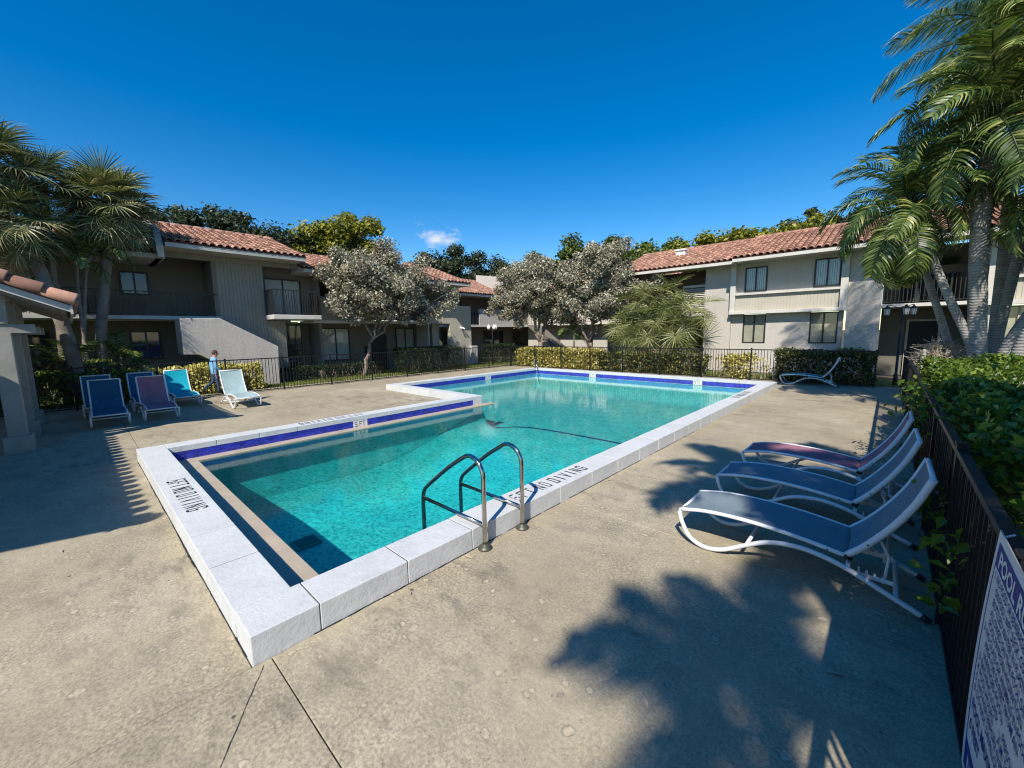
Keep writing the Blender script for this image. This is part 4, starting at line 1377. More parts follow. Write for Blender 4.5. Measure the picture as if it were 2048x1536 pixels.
# ================================================================ PAVILION (left edge) and the hall behind it
pv = thing('pavilion', 'grey timber pavilion with clay tiled roof on heavy posts at the left edge', 'pavilion', (-15, -2, 0))
SLP = 0.44
for x in (-12.56, -14.6, -16.6):
    p_ = MB().box(x - .13, x + .13, -1.02, -.76, 0.33, 2.33).build('post', M['pergola_wood'], pv, bevel=.01)
    MB().box(x - .2, x + .2, -1.09, -.69, -.01, .33).build('base', M['pergola_wood'], p_, bevel=.02)
    MB().box(x - .11, x + .11, -1.0, -.78, 2.511, 3.05).build('upper_post', M['pergola_wood'], p_, bevel=.01)
    MB().box(x - .08, x + .08, -2.6, -.45, 2.331, 2.51).build('cross_beam', M['pergola_wood'], pv, bevel=.01)
MB().box(-19.5, -12.3, -.97, -.81, 3.051, 3.2).build('purlin', M['pergola_wood'], pv, bevel=.01)
for k in range(7):
    x = -12.25 - k * 1.1
    m = MB().prism([(x, .0, 2.72), (x, .0, 2.86), (x, -3.0, 2.86 + 3.0 * SLP), (x, -3.0, 2.72 + 3.0 * SLP)], (-.07, 0, 0))
    m.build('rafter', M['pergola_wood'], pv)
for k in range(16):   # roof boards
    y0 = .03 - k * .19
    m = MB().prism([(-12.1, y0, 2.862 - (y0) * SLP), (-12.1, y0 - .182, 2.862 - (y0 - .182) * SLP), (-12.1, y0 - .182, 2.885 - (y0 - .182) * SLP), (-12.1, y0, 2.885 - y0 * SLP)], (-7.4, 0, 0))
    m.build('board', M['pergola_wood'], pv)
m = MB().prism([(-12.03, .06, 2.74), (-12.03, .06, 2.89), (-12.03, -3.1, 2.89 + 3.16 * SLP), (-12.03, -3.1, 2.74 + 3.16 * SLP)], (-.06, 0, 0))
m.build('rake_board', M['trim'], pv)
MB().box(-19.5, -12.0, .061, .1, 2.70, 2.87).build('eave_board', M['trim'], pv)
roof(pv, (-19.5, .12, 2.9), (-12.02, .12, 2.9), (-19.5, -3.1, 2.9 + 3.22 * SLP), 200, pitch_u=.27, name='roof')
m = MB()
for k in range(8):   # big rake tiles along the visible edge
    y0 = .16 - k * .42
    y1 = y0 - .46
    z0, z1 = 2.93 + (.16 - y0) * SLP, 2.93 + (.16 - y1) * SLP
    MB().tube([(-12.0, y0, z0 + .05), (-12.0, y0 - .02, z0 + .06), (-12.0, y1, z1 + .02)], [.125, .125, .10], 12).build('rake_tile', M['terracotta'], pv, True)

roof(pv, (-12.02, -6.4, 2.9), (-19.5, -6.4, 2.9), (-12.02, -3.12, 2.9 + 3.22 * SLP), 0, pitch_u=.27, name='roof', ridge=False)
hall = thing('pool_house', 'low clay tiled pool house standing to the left of the camera', 'building', (-9, -5, 0))
MB().box(-13.2, -5.9, -9.0, -3.6, 0, 2.75).build('wall', M['stucco'], hall)
roof(hall, (-13.4, -2.42, 2.92), (-5.32, -2.42, 2.92), (-13.4, -6.4, 4.4), 0, pitch_u=.29, name='roof')
MB().box(-13.4, -5.32, -2.5, -2.44, 2.7, 2.86).build('eave_board', M['trim'], hall)
for k in range(10):
    y0 = -2.40 - k * .42
    z0 = 2.96 + k * .42 * .372
    MB().tube([(-5.3, y0, z0 + .05), (-5.3, y0 - .46, z0 + .46 * .372 + .03)], [.13, .11], 12).build('rake_tile', M['terracotta'], hall, True)

# ================================================================ SIGN
sg = thing('pool_rules_sign', 'white and blue pool rules notice on the near end of the right fence', 'sign', (0.36, 2.2, 1.0))


def sgx(y, z):   # bulging plastic sheet: x offset
    return 0.392 + 0.012 * math.sin(z * 4.0) * (2.7 - y)


Y1, Y0s, Z0s, Z1s = 2.50, 1.60, 0.18, 1.37


def sgp(u, v, off=0):   # u 0..1 left to right (towards -y), v 0..1 bottom to top
    z = Z0s + (Z1s - Z0s) * v
    y = Y1 + 0.17 * math.sin(min(1, (1 - v) * .72) * math.pi) * (1 - u) - (Y1 - Y0s) * u
    return (sgx(y, z) - off, y, z)


rows = [[sgp(i / 20, j / 24) for j in range(25)] for i in range(21)]
back = [[(x + .004, y, z) for x, y, z in r] for r in reversed(rows)]
MB().grid(rows + back).build('panel', M['sign_white'], sg, True)


def sign_patch(name, u0, u1, v0, v1, mat, off, round_=0):
    m = MB()
    n, k = max(2, int((u1 - u0) * 20) + 1), max(2, int((v1 - v0) * 24) + 1)
    m.grid([[sgp(u0 + (u1 - u0) * i / n, v0 + (v1 - v0) * j / k, off) for j in range(k + 1)] for i in range(n + 1)])
    return m.build(name, mat, sg)


sign_patch('header', .05, .95, .875, .965, M['sign_blue'], .0012)
for a in ((.05, .058, .03, .875), (.942, .95, .03, .875), (.05, .95, .03, .036)):
    sign_patch('border', *a, M['sign_blue'], .0012)
sign_patch('footer', .05, .95, .036, .135, M['sign_blue'], .0012)


def sign_text(txt, u, v, h, mat, squeeze=1.0, bold=0.0):
    cu = bpy.data.curves.new('lettering', 'FONT')
    cu.body = txt
    cu.size = 1
    cu.resolution_u = 2
    cu.offset = bold
    tmp = bpy.data.objects.new('tmp_text', cu)
    COL.objects.link(tmp)
    dg = bpy.context.evaluated_depsgraph_get()
    me = bpy.data.meshes.new_from_object(tmp.evaluated_get(dg))
    bpy.data.objects.remove(tmp)
    bpy.data.curves.remove(cu)
    me.name = 'lettering'
    for vv in me.vertices:
        vv.co = sgp(u + vv.co.x * h * squeeze / .9, v + vv.co.y * h / 1.18, .0024)
    me.materials.clear()
    me.materials.append(mat)
    return link('lettering', me, sg)


sign_text('POOL RULES', .11, .89, .10, M['sign_white'], 1.15, .03)
y = .835
for t_, ind in (('1. NO FOOD OR BEVERAGES', 0), ('ON POOL WET DECK. COMMERCIALLY', .07), ('BOTTLED WATER IN PLASTIC BOTTLES', .07), ('ALLOWED ON THE POOL DECK FOR', .07), ('POOL PATRON HYDRATION', .07), ('2. NO GLASS OR ANIMALS IN POOL', 0), ('AREA (OR 50 FEET FROM AN', .07), ('UNFENCED POOL)', .07), ('3. BATHING LOAD: __ PERSONS', 0), ('4. POOL HOURS: __ A.M. TO DUSK', 0), ('5. SHOWER BEFORE ENTERING', 0), ('6. DO NOT SWALLOW THE POOL WATER', 0)):
    sign_text(t_, .09 + ind * .9, y, .052, M['sign_blue'], .80, .012)
    y -= .044
sign_text('POOL MAXIMUM DEPTH', .09, .275, .075, M['sign_blue'], .78, .02)
sign_text('6 FEET', .09, .20, .07, M['sign_blue'], .9, .02)
sign_text('NO DIVING', .12, .055, .085, M['sign_white'], 1.2, .03)
MB().tube([(.40, 2.52, 1.33), (.43, 2.50, 1.36)], .004, 5).build('cable_tie', M['white_paint'], sg)

# ================================================================ PERSON


def skin_mesh(name, joints, edges, root, mats, pick, levels=2):
    me = bpy.data.meshes.new(name)
    me.from_pydata([j[0] for j in joints], edges, [])
    o = bpy.data.objects.new(name, me)
    COL.objects.link(o)
    sk = o.modifiers.new('skin', 'SKIN')
    sk.use_smooth_shade = True
    lay = me.skin_vertices[0].data
    for i, j in enumerate(joints):
        r = j[1]
        lay[i].radius = r if hasattr(r, '__len__') else (r, r)
        lay[i].use_root = (i == root)
    ss = o.modifiers.new('sub', 'SUBSURF')
    ss.levels = ss.render_levels = levels
    dg = bpy.context.evaluated_depsgraph_get()
    ne = bpy.data.meshes.new_from_object(o.evaluated_get(dg))
    bpy.data.objects.remove(o)
    ne.name = name
    ne.materials.clear()
    for m in mats: ne.materials.append(m)
    for p in ne.polygons:
        p.material_index = pick(p.center)
        p.use_smooth = True
    return ne


PX, PY = -18.95, 3.62
J = [((0, 0, .90), (.15, .13)), ((0, .01, 1.08), (.145, .12)), ((0, .02, 1.26), (.16, .125)), ((0, .03, 1.37), (.13, .10)), ((0, .06, 1.44), (.06, .06)), ((0, .09, 1.50), (.062, .07)), ((0, .115, 1.57), (.078, .092)), ((0, .11, 1.635), (.06, .075)),
     ((.09, -.0, .86), (.09, .095)), ((.10, .07, .49), (.062, .066)), ((.10, .10, .10), (.045, .048)), ((.10, .20, .045), (.042, .035)), ((.10, .28, .035), (.035, .025)),
     ((-.09, .0, .86), (.09, .095)), ((-.10, -.03, .50), (.062, .066)), ((-.10, -.34, .27), (.045, .048)), ((-.10, -.36, .17), (.04, .035)), ((-.10, -.31, .09), (.035, .025)),
     ((.19, .02, 1.34), (.07, .07)), ((.23, .05, 1.08), (.055, .055)), ((.22, .19, .88), (.042, .042)), ((.215, .23, .81), (.028, .038)),
     ((-.19, .02, 1.34), (.07, .07)), ((-.23, -.06, 1.08), (.055, .055)), ((-.22, .0, .86), (.042, .042)), ((-.215, .03, .79), (.028, .038))]
EG = [(0, 1), (1, 2), (2, 3), (3, 4), (4, 5), (5, 6), (6, 7), (0, 8), (8, 9), (9, 10), (10, 11), (11, 12), (0, 13), (13, 14), (14, 15), (15, 16), (16, 17), (3, 18), (18, 19), (19, 20), (20, 21), (3, 22), (22, 23), (23, 24), (24, 25)]
for (ix, px, dy) in ((21, .215, .23), (25, -.215, .03)):   # fingers and thumb
    hz = J[ix][0][2]
    for k, (oy, ln_) in enumerate(((-.024, .052), (-.008, .062), (.008, .066), (.024, .058))):
        b0 = len(J)
        J.append(((px, dy + oy, hz - .03), .011)); J.append(((px - .006 * np.sign(px), dy + oy + .006, hz - .03 - ln_ * .6), .009)); J.append(((px - .02 * np.sign(px), dy + oy + .008, hz - .03 - ln_), .008))
        EG += [(ix, b0), (b0, b0 + 1), (b0 + 1, b0 + 2)]
    b0 = len(J)
    J.append(((px - .01 * np.sign(px), dy + .04, hz + .0), .012)); J.append(((px - .02 * np.sign(px), dy + .055, hz - .04), .01))
    EG += [(ix, b0), (b0, b0 + 1)]


def pickm(c):
    if c.z > 1.43: return 0
    if abs(c.x) > .165 and c.z < .85 and c.z > .6: return 0
    if c.z > .80: return 1
    if (c.y > -.2 and c.z < .10) or (c.y <= -.2 and c.z < .23): return 3
    return 2


pe = bpy.data.objects.new('person', skin_mesh('person', J, EG, 0, [M['skin'], M['shirt'], M['jeans'], M['shoe']], pickm))
COL.objects.link(pe)
pe.location = (PX, PY, 0)
tag(pe, 'person in light blue shirt and jeans walking behind the left fence', 'person')
pl = MB()
pl.lathe((0, .135, 1.565), [(.0, -.02), (.018, -.015), (.02, 0), (.008, .025)], 8)
m = MB()
for zz, rr, oy in ((1.56, .084, .06), (1.60, .092, .075), (1.64, .088, .09), (1.68, .07, .10), (1.71, .035, .10)):
    pass
hv, hf = [], []
nu_, nv_ = 18, 9
for j in range(nv_ + 1):
    ph = R(-35 + 125 * j / nv_)
    for i in range(nu_):
        th = 2 * math.pi * i / nu_
        front = max(0, math.sin(th))
        lift = .05 * front if ph < R(25) else 0
        rj = 1 + random.uniform(-.06, .10)
        hv.append((.088 * math.cos(ph) * math.cos(th) * rj, .095 + (.106 - .035 * (front if ph < R(30) else 0)) * math.cos(ph) * math.sin(th) * rj, 1.605 + .10 * math.sin(ph) * rj + lift))
for j in range(nv_):
    for i in range(nu_):
        k = (i + 1) % nu_
        hf.append((j * nu_ + i, j * nu_ + k, (j + 1) * nu_ + k, (j + 1) * nu_ + i))
m.v, m.f = hv, hf
m.build('hair', M['hair'], pe, True, True)
fm = MB()
fm.hexa([(-.012, .195, 1.545), (.012, .195, 1.545), (.008, .20, 1.55), (-.008, .20, 1.55), (-.006, .195, 1.585), (.006, .195, 1.585), (.006, .225, 1.55), (-.006, .225, 1.55)])
fm.build('nose', M['skin'], pe, False, True)
for s in (-1, 1):
    MB().lathe((s * .032, .192, 1.578), [(.0, -.008), (.01, -.004), (.01, .004), (0, .008)], 8).build('eye', M['black'], pe, True, True)
    MB().lathe((s * .083, .10, 1.565), [(.006, -.03), (.014, -.01), (.014, .01), (.008, .03)], 8).build('ear', M['skin'], pe, True, True)
MB().box(-.022, .022, .19, .197, 1.515, 1.522).build('mouth', M['hair'], pe, False, True)

# ================================================================ VEGETATION


def leaves(name, P, size, mat, parent=None, up_bias=0.4, aspect=0.5, outward=None, sizevar=0.35, fold=True):
    """folded diamond leaves at points P (n,3)"""
    n = len(P)
    nr = rng.normal(size=(n, 3))
    nr /= np.linalg.norm(nr, axis=1)[:, None]
    nr[:, 2] += up_bias
    if outward is not None: nr += outward * 0.7
    nr /= np.linalg.norm(nr, axis=1)[:, None]
    t = rng.normal(size=(n, 3))
    t -= nr * (t * nr).sum(1)[:, None]
    t /= np.linalg.norm(t, axis=1)[:, None]
    b = np.cross(nr, t)
    L = (size * (1 + sizevar * rng.uniform(-1, 1, n)))[:, None]
    W = L * aspect
    V = np.empty((n, 4, 3))
    V[:, 0] = P - t * L * .5
    V[:, 1] = P + b * W * .5 + nr * W * .12
    V[:, 2] = P + t * L * .5 - nr * L * .1
    V[:, 3] = P - b * W * .5 + nr * W * .12
    F = np.arange(n * 4).reshape(n, 4)
    me = np_mesh(name, V.reshape(-1, 3), F, mat)
    o = link(name, me, parent)
    return o


def blob_points(centres, radii, n, shell=0.55):
    k = rng.integers(0, len(centres), n)
    d = rng.normal(size=(n, 3))
    d /= np.linalg.norm(d, axis=1)[:, None]
    r = radii[k] * (shell + (1 - shell) * rng.random(n)) * rng.uniform(.7, 1.08, n)
    return centres[k] + d * r[:, None] * np.array([1, 1, .8]), d


def ellipsoid_clumps(c, rad, k, rc, flat_bottom=None):
    out = []
    c, rad = np.array(c), np.array(rad)
    while len(out) < k:
        d = rng.normal(size=3)
        d /= np.linalg.norm(d)
        r = rng.random() ** 0.45
        p = c + d * rad * r
        if flat_bottom is not None and p[2] < flat_bottom + rng.normal() * .25: continue
        out.append(p)
    return np.array(out), rng.uniform(.6, 1.25, k) * rc


def branch_tube(m, a, b, r0, r1, wob, n=6, sides=6):
    a, b = Vector(a), Vector(b)
    pts = []
    L = (b - a).length
    for i in range(n + 1):
        p = a.lerp(b, i / n)
        if 0 < i < n: p += Vector((random.gauss(0, wob), random.gauss(0, wob), random.gauss(0, wob))) * L
        pts.append(p)
    m.tube(pts, [r0 + (r1 - r0) * i / n for i in range(n + 1)], sides)
    return pts


def leafy_tree(name, label, base, trunk_h, crown_c, crown_r, nclump, rc, nleaf, lsize, lmat, bark, r0=0.16, group=None, aspect=.5, flat=None, extra=None, up=.4):
    t = thing(name, label, 'tree', base, 0, group)
    cs, rs = ellipsoid_clumps(crown_c, crown_r, nclump, rc, flat)
    if extra is not None:
        cs = np.concatenate([cs, np.array([e[:3] for e in extra])])
        rs = np.concatenate([rs, np.array([e[3] for e in extra])])
    m = MB()
    fork = Vector((base[0], base[1], base[2] + trunk_h)) + (Vector(crown_c) - Vector((base[0], base[1], crown_c[2]))) * 0.25
    branch_tube(m, base, fork, r0, r0 * .75, .02)
    idx = list(range(len(cs)))
    random.shuffle(idx)
    mains = []
    for i in idx[:5]:
        e = fork.lerp(Vector(cs[i]), .6)
        mains.append(e)
        branch_tube(m, fork, e, r0 * .55, r0 * .25, .05)
    for i in idx:
        c = Vector(cs[i])
        src = min(mains, key=lambda q: (q - c).length)
        branch_tube(m, src, c, r0 * .22, r0 * .06, .06, 4, 5)
        for _ in range(3):
            d = Vector((random.gauss(0, 1), random.gauss(0, 1), random.gauss(0, .7))).normalized() * rs[i] * .9
            branch_tube(m, c.lerp(src, .2), c + d, r0 * .08, r0 * .03, .08, 3, 4)
    m.build('trunk', bark, t, True)
    P, d = blob_points(cs, rs, nleaf, .35)
    leaves('crown', P, lsize, lmat, t, up, aspect, d, .5)
    return t


# silver buttonwoods
GS = 'silver leaved trees behind the fences'
leafy_tree('silver_tree', 'silver leaved spreading tree on the lawn in front of the left apartments', (-20.6, 10.55, 0), 1.75, (-20.2, 11.9, 5.0), (2.0, 3.5, 2.0), 110, .64, 50000, .135, M['lf_silver'], M['bark_silver'], .13, GS, .5, 3.0, extra=[(-19.6, 14.6, 3.4, .6), (-19.6, 15.0, 3.7, .5), (-19.7, 9.2, 3.4, .55), (-19.7, 9.0, 4.0, .6), (-19.8, 12.6, 3.0, .5), (-19.9, 14.0, 3.0, .5), (-19.8, 9.8, 2.9, .4), (-19.5, 15.6, 3.9, .6), (-19.5, 15.8, 4.5, .6), (-19.6, 15.0, 5.0, .7)])
leafy_tree('silver_tree', 'silver leaved tree behind the yellow hedge, left one of the pair', (-17.4, 21.6, 0), 1.5, (-17.6, 22.0, 4.75), (3.9, 2.4, 2.5), 135, .64, 50000, .14, M['lf_silver'], M['bark_silver'], .19, GS, .5, 2.9, extra=[(-21.2, 21.2, 4.2, .6), (-21.6, 21.0, 3.7, .5), (-20.6, 21.2, 3.4, .5)])
leafy_tree('silver_tree', 'silver leaved tree behind the yellow hedge, right one of the pair beside the fan palm', (-13.9, 22.0, 0), 1.5, (-13.0, 22.3, 4.85), (3.7, 2.3, 2.5), 130, .64, 48000, .14, M['lf_silver'], M['bark_silver'], .17, GS, .5, 3.0)

# big trees beyond the roofs
GB = 'trees beyond the roofs'


def far_tree(label, c, r, mat, n=15000, size=.34, k=40, rc=1.25, up=.5):
    return leafy_tree('broad_tree', label, (c[0], c[1], 0), c[2] * .5, c, r, k, rc, n, size, mat, M['bark'], .35, GB, .55, None, None, up)


far_tree('dark green oak rising behind the left roof', (-41.5, 7.6, 8.7), (4.5, 6.5, 3.6), M['lf_oak'], 40000, .28, 85)
far_tree('dark green oak behind the left roof beside the yellow green tree', (-41, 13.8, 8.5), (4, 4.6, 3.3), M['lf_oak'], 28000, .28, 62)
far_tree('tall yellow green tree behind the left silver tree', (-39.5, 19.0, 9.6), (4.0, 4.8, 4.2), M['lf_yg'], 30000, .32, 60, 1.3, .8)
far_tree('dark loose tree behind the far left roofs', (-35.5, 27.6, 8.4), (3.8, 3.8, 3.2), M['lf_oak'], 22000, .28, 55)
far_tree('dark small leaved tree right of the far left roofs', (-32.5, 31.6, 7.5), (3.6, 3.6, 3.0), M['lf_oak'], 20000, .26, 52)
far_tree('bright green layered tree behind the centre silver tree', (-27.2, 33.4, 7.2), (2.7, 3.0, 3.6), M['lf_mid'], 16000, .32, 32, 1.15, .9)
far_tree('green layered tree behind the pair of silver trees', (-23.0, 35.6, 8.0), (4.8, 3.4, 3.4), M['lf_mid'], 24000, .32, 46, 1.2, .9)
far_tree('green tree behind the left end of the red roof', (-18.0, 40.5, 8.4), (5.0, 3.0, 2.6), M['lf_mid'], 20000, .32, 44)
far_tree('yellow green flat topped tree behind the red roof', (-12.6, 39.5, 7.9), (5.2, 3.0, 2.3), M['lf_yg'], 26000, .3, 56, 1.2, .9)
far_tree('yellow green tree behind the middle of the red roof', (-7.2, 38.5, 8.1), (4.6, 3.0, 2.3), M['lf_yg'], 22000, .3, 50, 1.2, .9)
far_tree('dark airy tree standing above the ridge of the red roof', (-6.0, 46.0, 10.2), (4.6, 3.0, 2.6), M['lf_oak'], 8000, .3, 36, 1.0)


# ---- palms
def strips(rows_list):
    """each entry: list of (centre, halfwidth vector) along a leaflet -> quads"""
    V, F = [], []
    for rows in rows_list:
        b = len(V)
        for c, w in rows:
            V.append(c - w); V.append(c + w)
        for i in range(len(rows) - 1):
            F.append((b + 2 * i, b + 2 * i + 1, b + 2 * i + 3, b + 2 * i + 2))
    return V, F


def feather(L=1.9, n=34, ll=.55, th0=40, bend=110, width=.02, seed=0, hang=.8, lift=.25):
    """pinnate frond along +x whose midrib curves from th0 above the horizon down through bend degrees"""
    r = random.Random(seed)
    rows_all = []
    K = 16
    pts = [Vector((0, 0, 0))]
    for i in range(K):
        s = (i + .5) / K
        th = R(th0 - bend * s ** 1.25)
        pts.append(pts[-1] + Vector((math.cos(th), .10 * math.sin(s * 2.5 + seed), math.sin(th))) * (L / K))
    for i in range(n):
        s = .14 + .86 * i / (n - 1)
        k = min(K - 1, int(s * K)); f = s * K - k
        p = pts[k].lerp(pts[k + 1], f)
        t = (pts[k + 1] - pts[k]).normalized()
        upv = Vector((-t.z, 0, t.x))
        length = ll * (math.sin(math.pi * min(1, .16 + s * .80)) ** .55)
        for sd in (-1, 1):
            ln_ = length * r.uniform(.8, 1.1)
            d = (Vector((0, sd, 0)) * .95 + t * (.25 + .5 * s) + upv * (lift + r.uniform(-.15, .2))).normalized()
            rows = []
            q = p.copy()
            vdir = d.copy()
            m = 5
            tw = r.uniform(-.5, .5)
            for j in range(m + 1):
                w = width * (.55 if j == 0 else 1) * (1 - (j / m) ** 2.2 * .94)
                # blade lies along the midrib direction, turning edge-on at random
                a = t - vdir * t.dot(vdir)
                a = a.normalized() if a.length > .05 else upv
                wv = (a * math.cos(tw) + vdir.cross(a) * math.sin(tw)) * w
                rows.append((q.copy(), wv))
                q = q + vdir * ln_ / m
                vdir = (vdir + Vector((0, 0, -hang * (j + .6) / m * r.uniform(.7, 1.3)))).normalized()
            rows_all.append(rows)
    V, F = strips(rows_all)
    m = MB()
    m.tube(pts, [.024 * (1 - i / (K + 1)) + .005 for i in range(K + 1)], 5)
    b = len(V)
    V = V + [Vector(v) for v in m.v]
    F4 = F + [tuple(b + i for i in f) for f in m.f if len(f) == 4]
    return np.array([tuple(v) for v in V]), np.array(F4)


def fan(pl=.8, Rr=.95, n=38, droop=.5, seed=0, width=.03, spread=150, tilt=35):
    """costapalmate frond: petiole along +x then a folded fan"""
    r = random.Random(seed)
    rows_all = []
    hub = Vector((pl, 0, -.10 * pl))
    ct, st = math.cos(R(tilt)), math.sin(R(tilt))
    for i in range(n):
        a = R(-spread + 2 * spread * i / (n - 1))
        d = Vector((math.cos(a), math.sin(a), .22 * abs(math.sin(a)) + r.uniform(-.05, .05))).normalized()
        d = Vector((d.x * ct + d.z * st, d.y, d.z * ct - d.x * st))
        length = Rr * (.72 + .28 * math.cos(a * .55)) * r.uniform(.88, 1.08)
        q = hub + Vector((.12 * math.cos(a) * ct, .06 * math.sin(a), -.12 * math.cos(a) * st))
        vdir = d.copy()
        rows = []
        m = 5
        for j in range(m + 1):
            w = width * (.35 + .65 * min(1, j / 1.5)) * (1 - max(0, (j - 2) / (m - 2)) ** 1.3 * .95)
            tang = Vector((-math.sin(a) * ct, math.cos(a), math.sin(a) * st)) * w + Vector((st, 0, ct)) * ((1 if i % 2 else -1) * w * .55)
            rows.append((q.copy(), tang))
            q = q + vdir * length / m
            if j >= 1: vdir = (vdir + Vector((-.1, 0, -droop * (j / m) * r.uniform(.4, 1.5)))).normalized()
        rows_all.append(rows)
    V, F = strips(rows_all)
    m = MB()
    m.tube([(0, 0, 0), (pl * .5, 0, .03), tuple(hub)], [.024, .016, .012], 5)
    b = len(V)
    V = V + [Vector(v) for v in m.v]
    F4 = F + [tuple(b + i for i in f) for f in m.f if len(f) == 4]
    return np.array([tuple(v) for v in V]), np.array(F4)


def place_fronds(parent, top, meshes, n, e0, e1, s0=.85, s1=1.1, name='frond', az0=None, az1=None, jitter=.08):
    """fronds round the point top; elevation above the horizon runs from e0 (young, upper) to e1 (old, hanging)"""
    ga = 2.39996
    a = random.uniform(0, 6.28)
    for i in range(n):
        f = i / max(1, n - 1)
        el = R(e0 + (e1 - e0) * f ** .85 + random.uniform(-9, 9))
        a += ga
        az = a if az0 is None else R(random.uniform(az0, az1))
        o = link(name, random.choice(meshes), parent)
        s = random.uniform(s0, s1)
        Mx = Matrix.Rotation(az, 4, 'Z') @ Matrix.Rotation(-el, 4, 'Y') @ Matrix.Rotation(random.uniform(-.5, .5), 4, 'X') @ Matrix.Scale(s, 4)
        off = Vector((math.cos(az) * .06, math.sin(az) * .06, -f * .35 + random.uniform(-jitter, jitter)))
        o.matrix_local = Matrix.Translation(Vector(top) + off - wloc(parent)) @ Mx


SAB = [np_mesh('frond', *fan(.80, .95, 44, dr_, sd, .018, 150, 30), M['lf_sabal']) for sd, dr_ in ((1, .35), (2, .5), (3, .75), (4, .45))]
FANP = [np_mesh('frond', *fan(.70, 1.0, 30, dr_, sd, .019, 145, 45), M['lf_fan']) for sd, dr_ in ((5, .10), (6, .18), (7, .28))]
DEAD = [np_mesh('frond', *fan(.7, .8, 30, 1.3, sd, .024), M['lf_dead']) for sd in (8, 9)]
ADO = [np_mesh('frond', *feather(1.7, 34, .58, 28, 105, .018, sd, 1.15), M['lf_palm']) for sd in (1, 2, 3, 4)]
ADOW = [np_mesh('frond', *feather(1.75, 44, .6, 25, 85, .028, sd, .5), M['lf_palm']) for sd in (11, 12)]
QUE = [np_mesh('frond', *feather(2.7, 70, .85, 25, 95, .0125, sd, 1.5, .1), M['lf_palm']) for sd in (4, 5, 6)]


def palm_trunk(t, pts, rads, mat, boots=False):
    pp = smoothpath(pts, 5)
    n = len(pp)
    rr = []
    for i in range(n):
        f = i / (n - 1) * (len(rads) - 1)
        k = min(len(rads) - 2, int(f))
        rr.append((rads[k] + (rads[k + 1] - rads[k]) * (f - k)) * (1 + .03 * math.sin(i * 2.3)))
    m = MB().tube(pp, rr, 14)
    if boots:
        for i in range(n):
            if rads is not None and random.random() < .85:
                for _ in range(3):
                    a = random.uniform(0, 6.28)
                    p = pp[i] + Vector((0, 0, random.uniform(-.1, .1)))
                    d = Vector((math.cos(a), math.sin(a), 0))
                    s = Vector((-d.y, d.x, 0)) * .045
                    b = p + d * rr[i] * .95
                    e = b + d * .05 + Vector((0, 0, .16))
                    m.poly([b - s, b + s, e + s * .5, e - s * .5])
    m.build('trunk', mat, t, True)
    return pp[-1]


GP = 'cabbage palms by the left apartments'


def sabal(label, pts, rads, nf, e0=80, e1=-55, s0=.95, s1=1.25, dead=3):
    t = thing('cabbage_palm', label, 'palm tree', pts[0], 0, GP)
    top = palm_trunk(t, pts, rads, M['trunk_sabal'], True)
    place_fronds(t, top + Vector((0, 0, .15)), SAB, nf, e0, e1, s0, s1)
    if dead: place_fronds(t, top - Vector((0, 0, .25)), DEAD, dead, -50, -75, .8, 1.0)
    return t


sabal('cabbage palm with straight trunk behind the shaded loungers, full round crown', [(-21.1, .74, 0), (-21.1, .74, 2.0), (-21.05, 1.1, 4.4), (-21.0, 1.42, 6.85)], [.17, .16, .15, .18], 54, 88, -45, .85, 1.1)
sabal('cabbage palm with thick leaning trunk behind the pavilion roof', [(-20.1, .15, 0), (-20.1, -.10, 2.6), (-20.1, -.5, 4.7), (-20.1, -.85, 5.8)], [.2, .18, .17, .18], 32, 80, -50, .75, .95)
sabal('cabbage palm cut by the left edge of the picture, highest crown', [(-20.4, -1.6, 0), (-20.4, -1.5, 3.0), (-20.4, -1.3, 7.3)], [.18, .17, .17], 40, 85, -40, .9, 1.1)
sabal('young cabbage palm crown showing between the two big ones', [(-20.8, -.25, 0), (-20.8, -.2, 3.5), (-20.8, -.1, 7.2)], [.12, .11, .11], 20, 85, -10, .7, .9, 0)
for lab, pts in (('slender dark palm stem left of the straight cabbage palm', [(-20.9, .35, 0), (-20.8, .35, 3.5), (-20.7, .45, 5.2)]), ('slender slanting palm stem left of the straight cabbage palm', [(-20.9, .1, 2.9), (-20.8, .6, 4.4), (-20.7, 1.0, 5.5)])):
    pts[0] = (pts[0][0], pts[0][1], 0)
    t = thing('slender_palm', lab, 'palm tree', pts[0], 0, 'slender palms by the left apartments')
    top = palm_trunk(t, pts, [.06, .05, .045], M['trunk_sabal'])
    place_fronds(t, top, ADO, 12, 75, -20, .6, .85)

# fan palm clump behind the far fence
fp = thing('fan_palm_clump', 'clump of bright green fan palms behind the far fence by the right building', 'palm clump', (-9.4, 21.4, 0))
for k, (x, y, z, n) in enumerate(((-9.9, 21.5, 3.7, 15), (-8.7, 21.6, 4.0, 15), (-9.3, 21.2, 2.7, 14), (-10.8, 21.3, 2.4, 14), (-8.0, 21.2, 2.2, 14), (-7.4, 21.5, 3.1, 11), (-11.0, 21.7, 3.4, 11), (-8.6, 21.1, 1.6, 10), (-10.2, 21.0, 1.5, 10))):
    m = MB()
    m.tube(smoothpath([(-9.5 + (x + 9.5) * .35, 21.4, 0), (x * .6 - 9.5 * .4, 21.4, z * .5), (x, y, z)], 4), [.08] * 9, 7)
    m.build('trunk', M['trunk_sabal'], fp, True)
    place_fronds(fp, (x, y, z), FANP, n, 80, -50, .8, 1.12)
place_fronds(fp, (-9.3, 21.0, 1.3), DEAD, 6, -20, -80, .8, 1.0)

# right hand palm cluster beyond the right fence
GA = 'feather palms of the cluster beyond the right fence'


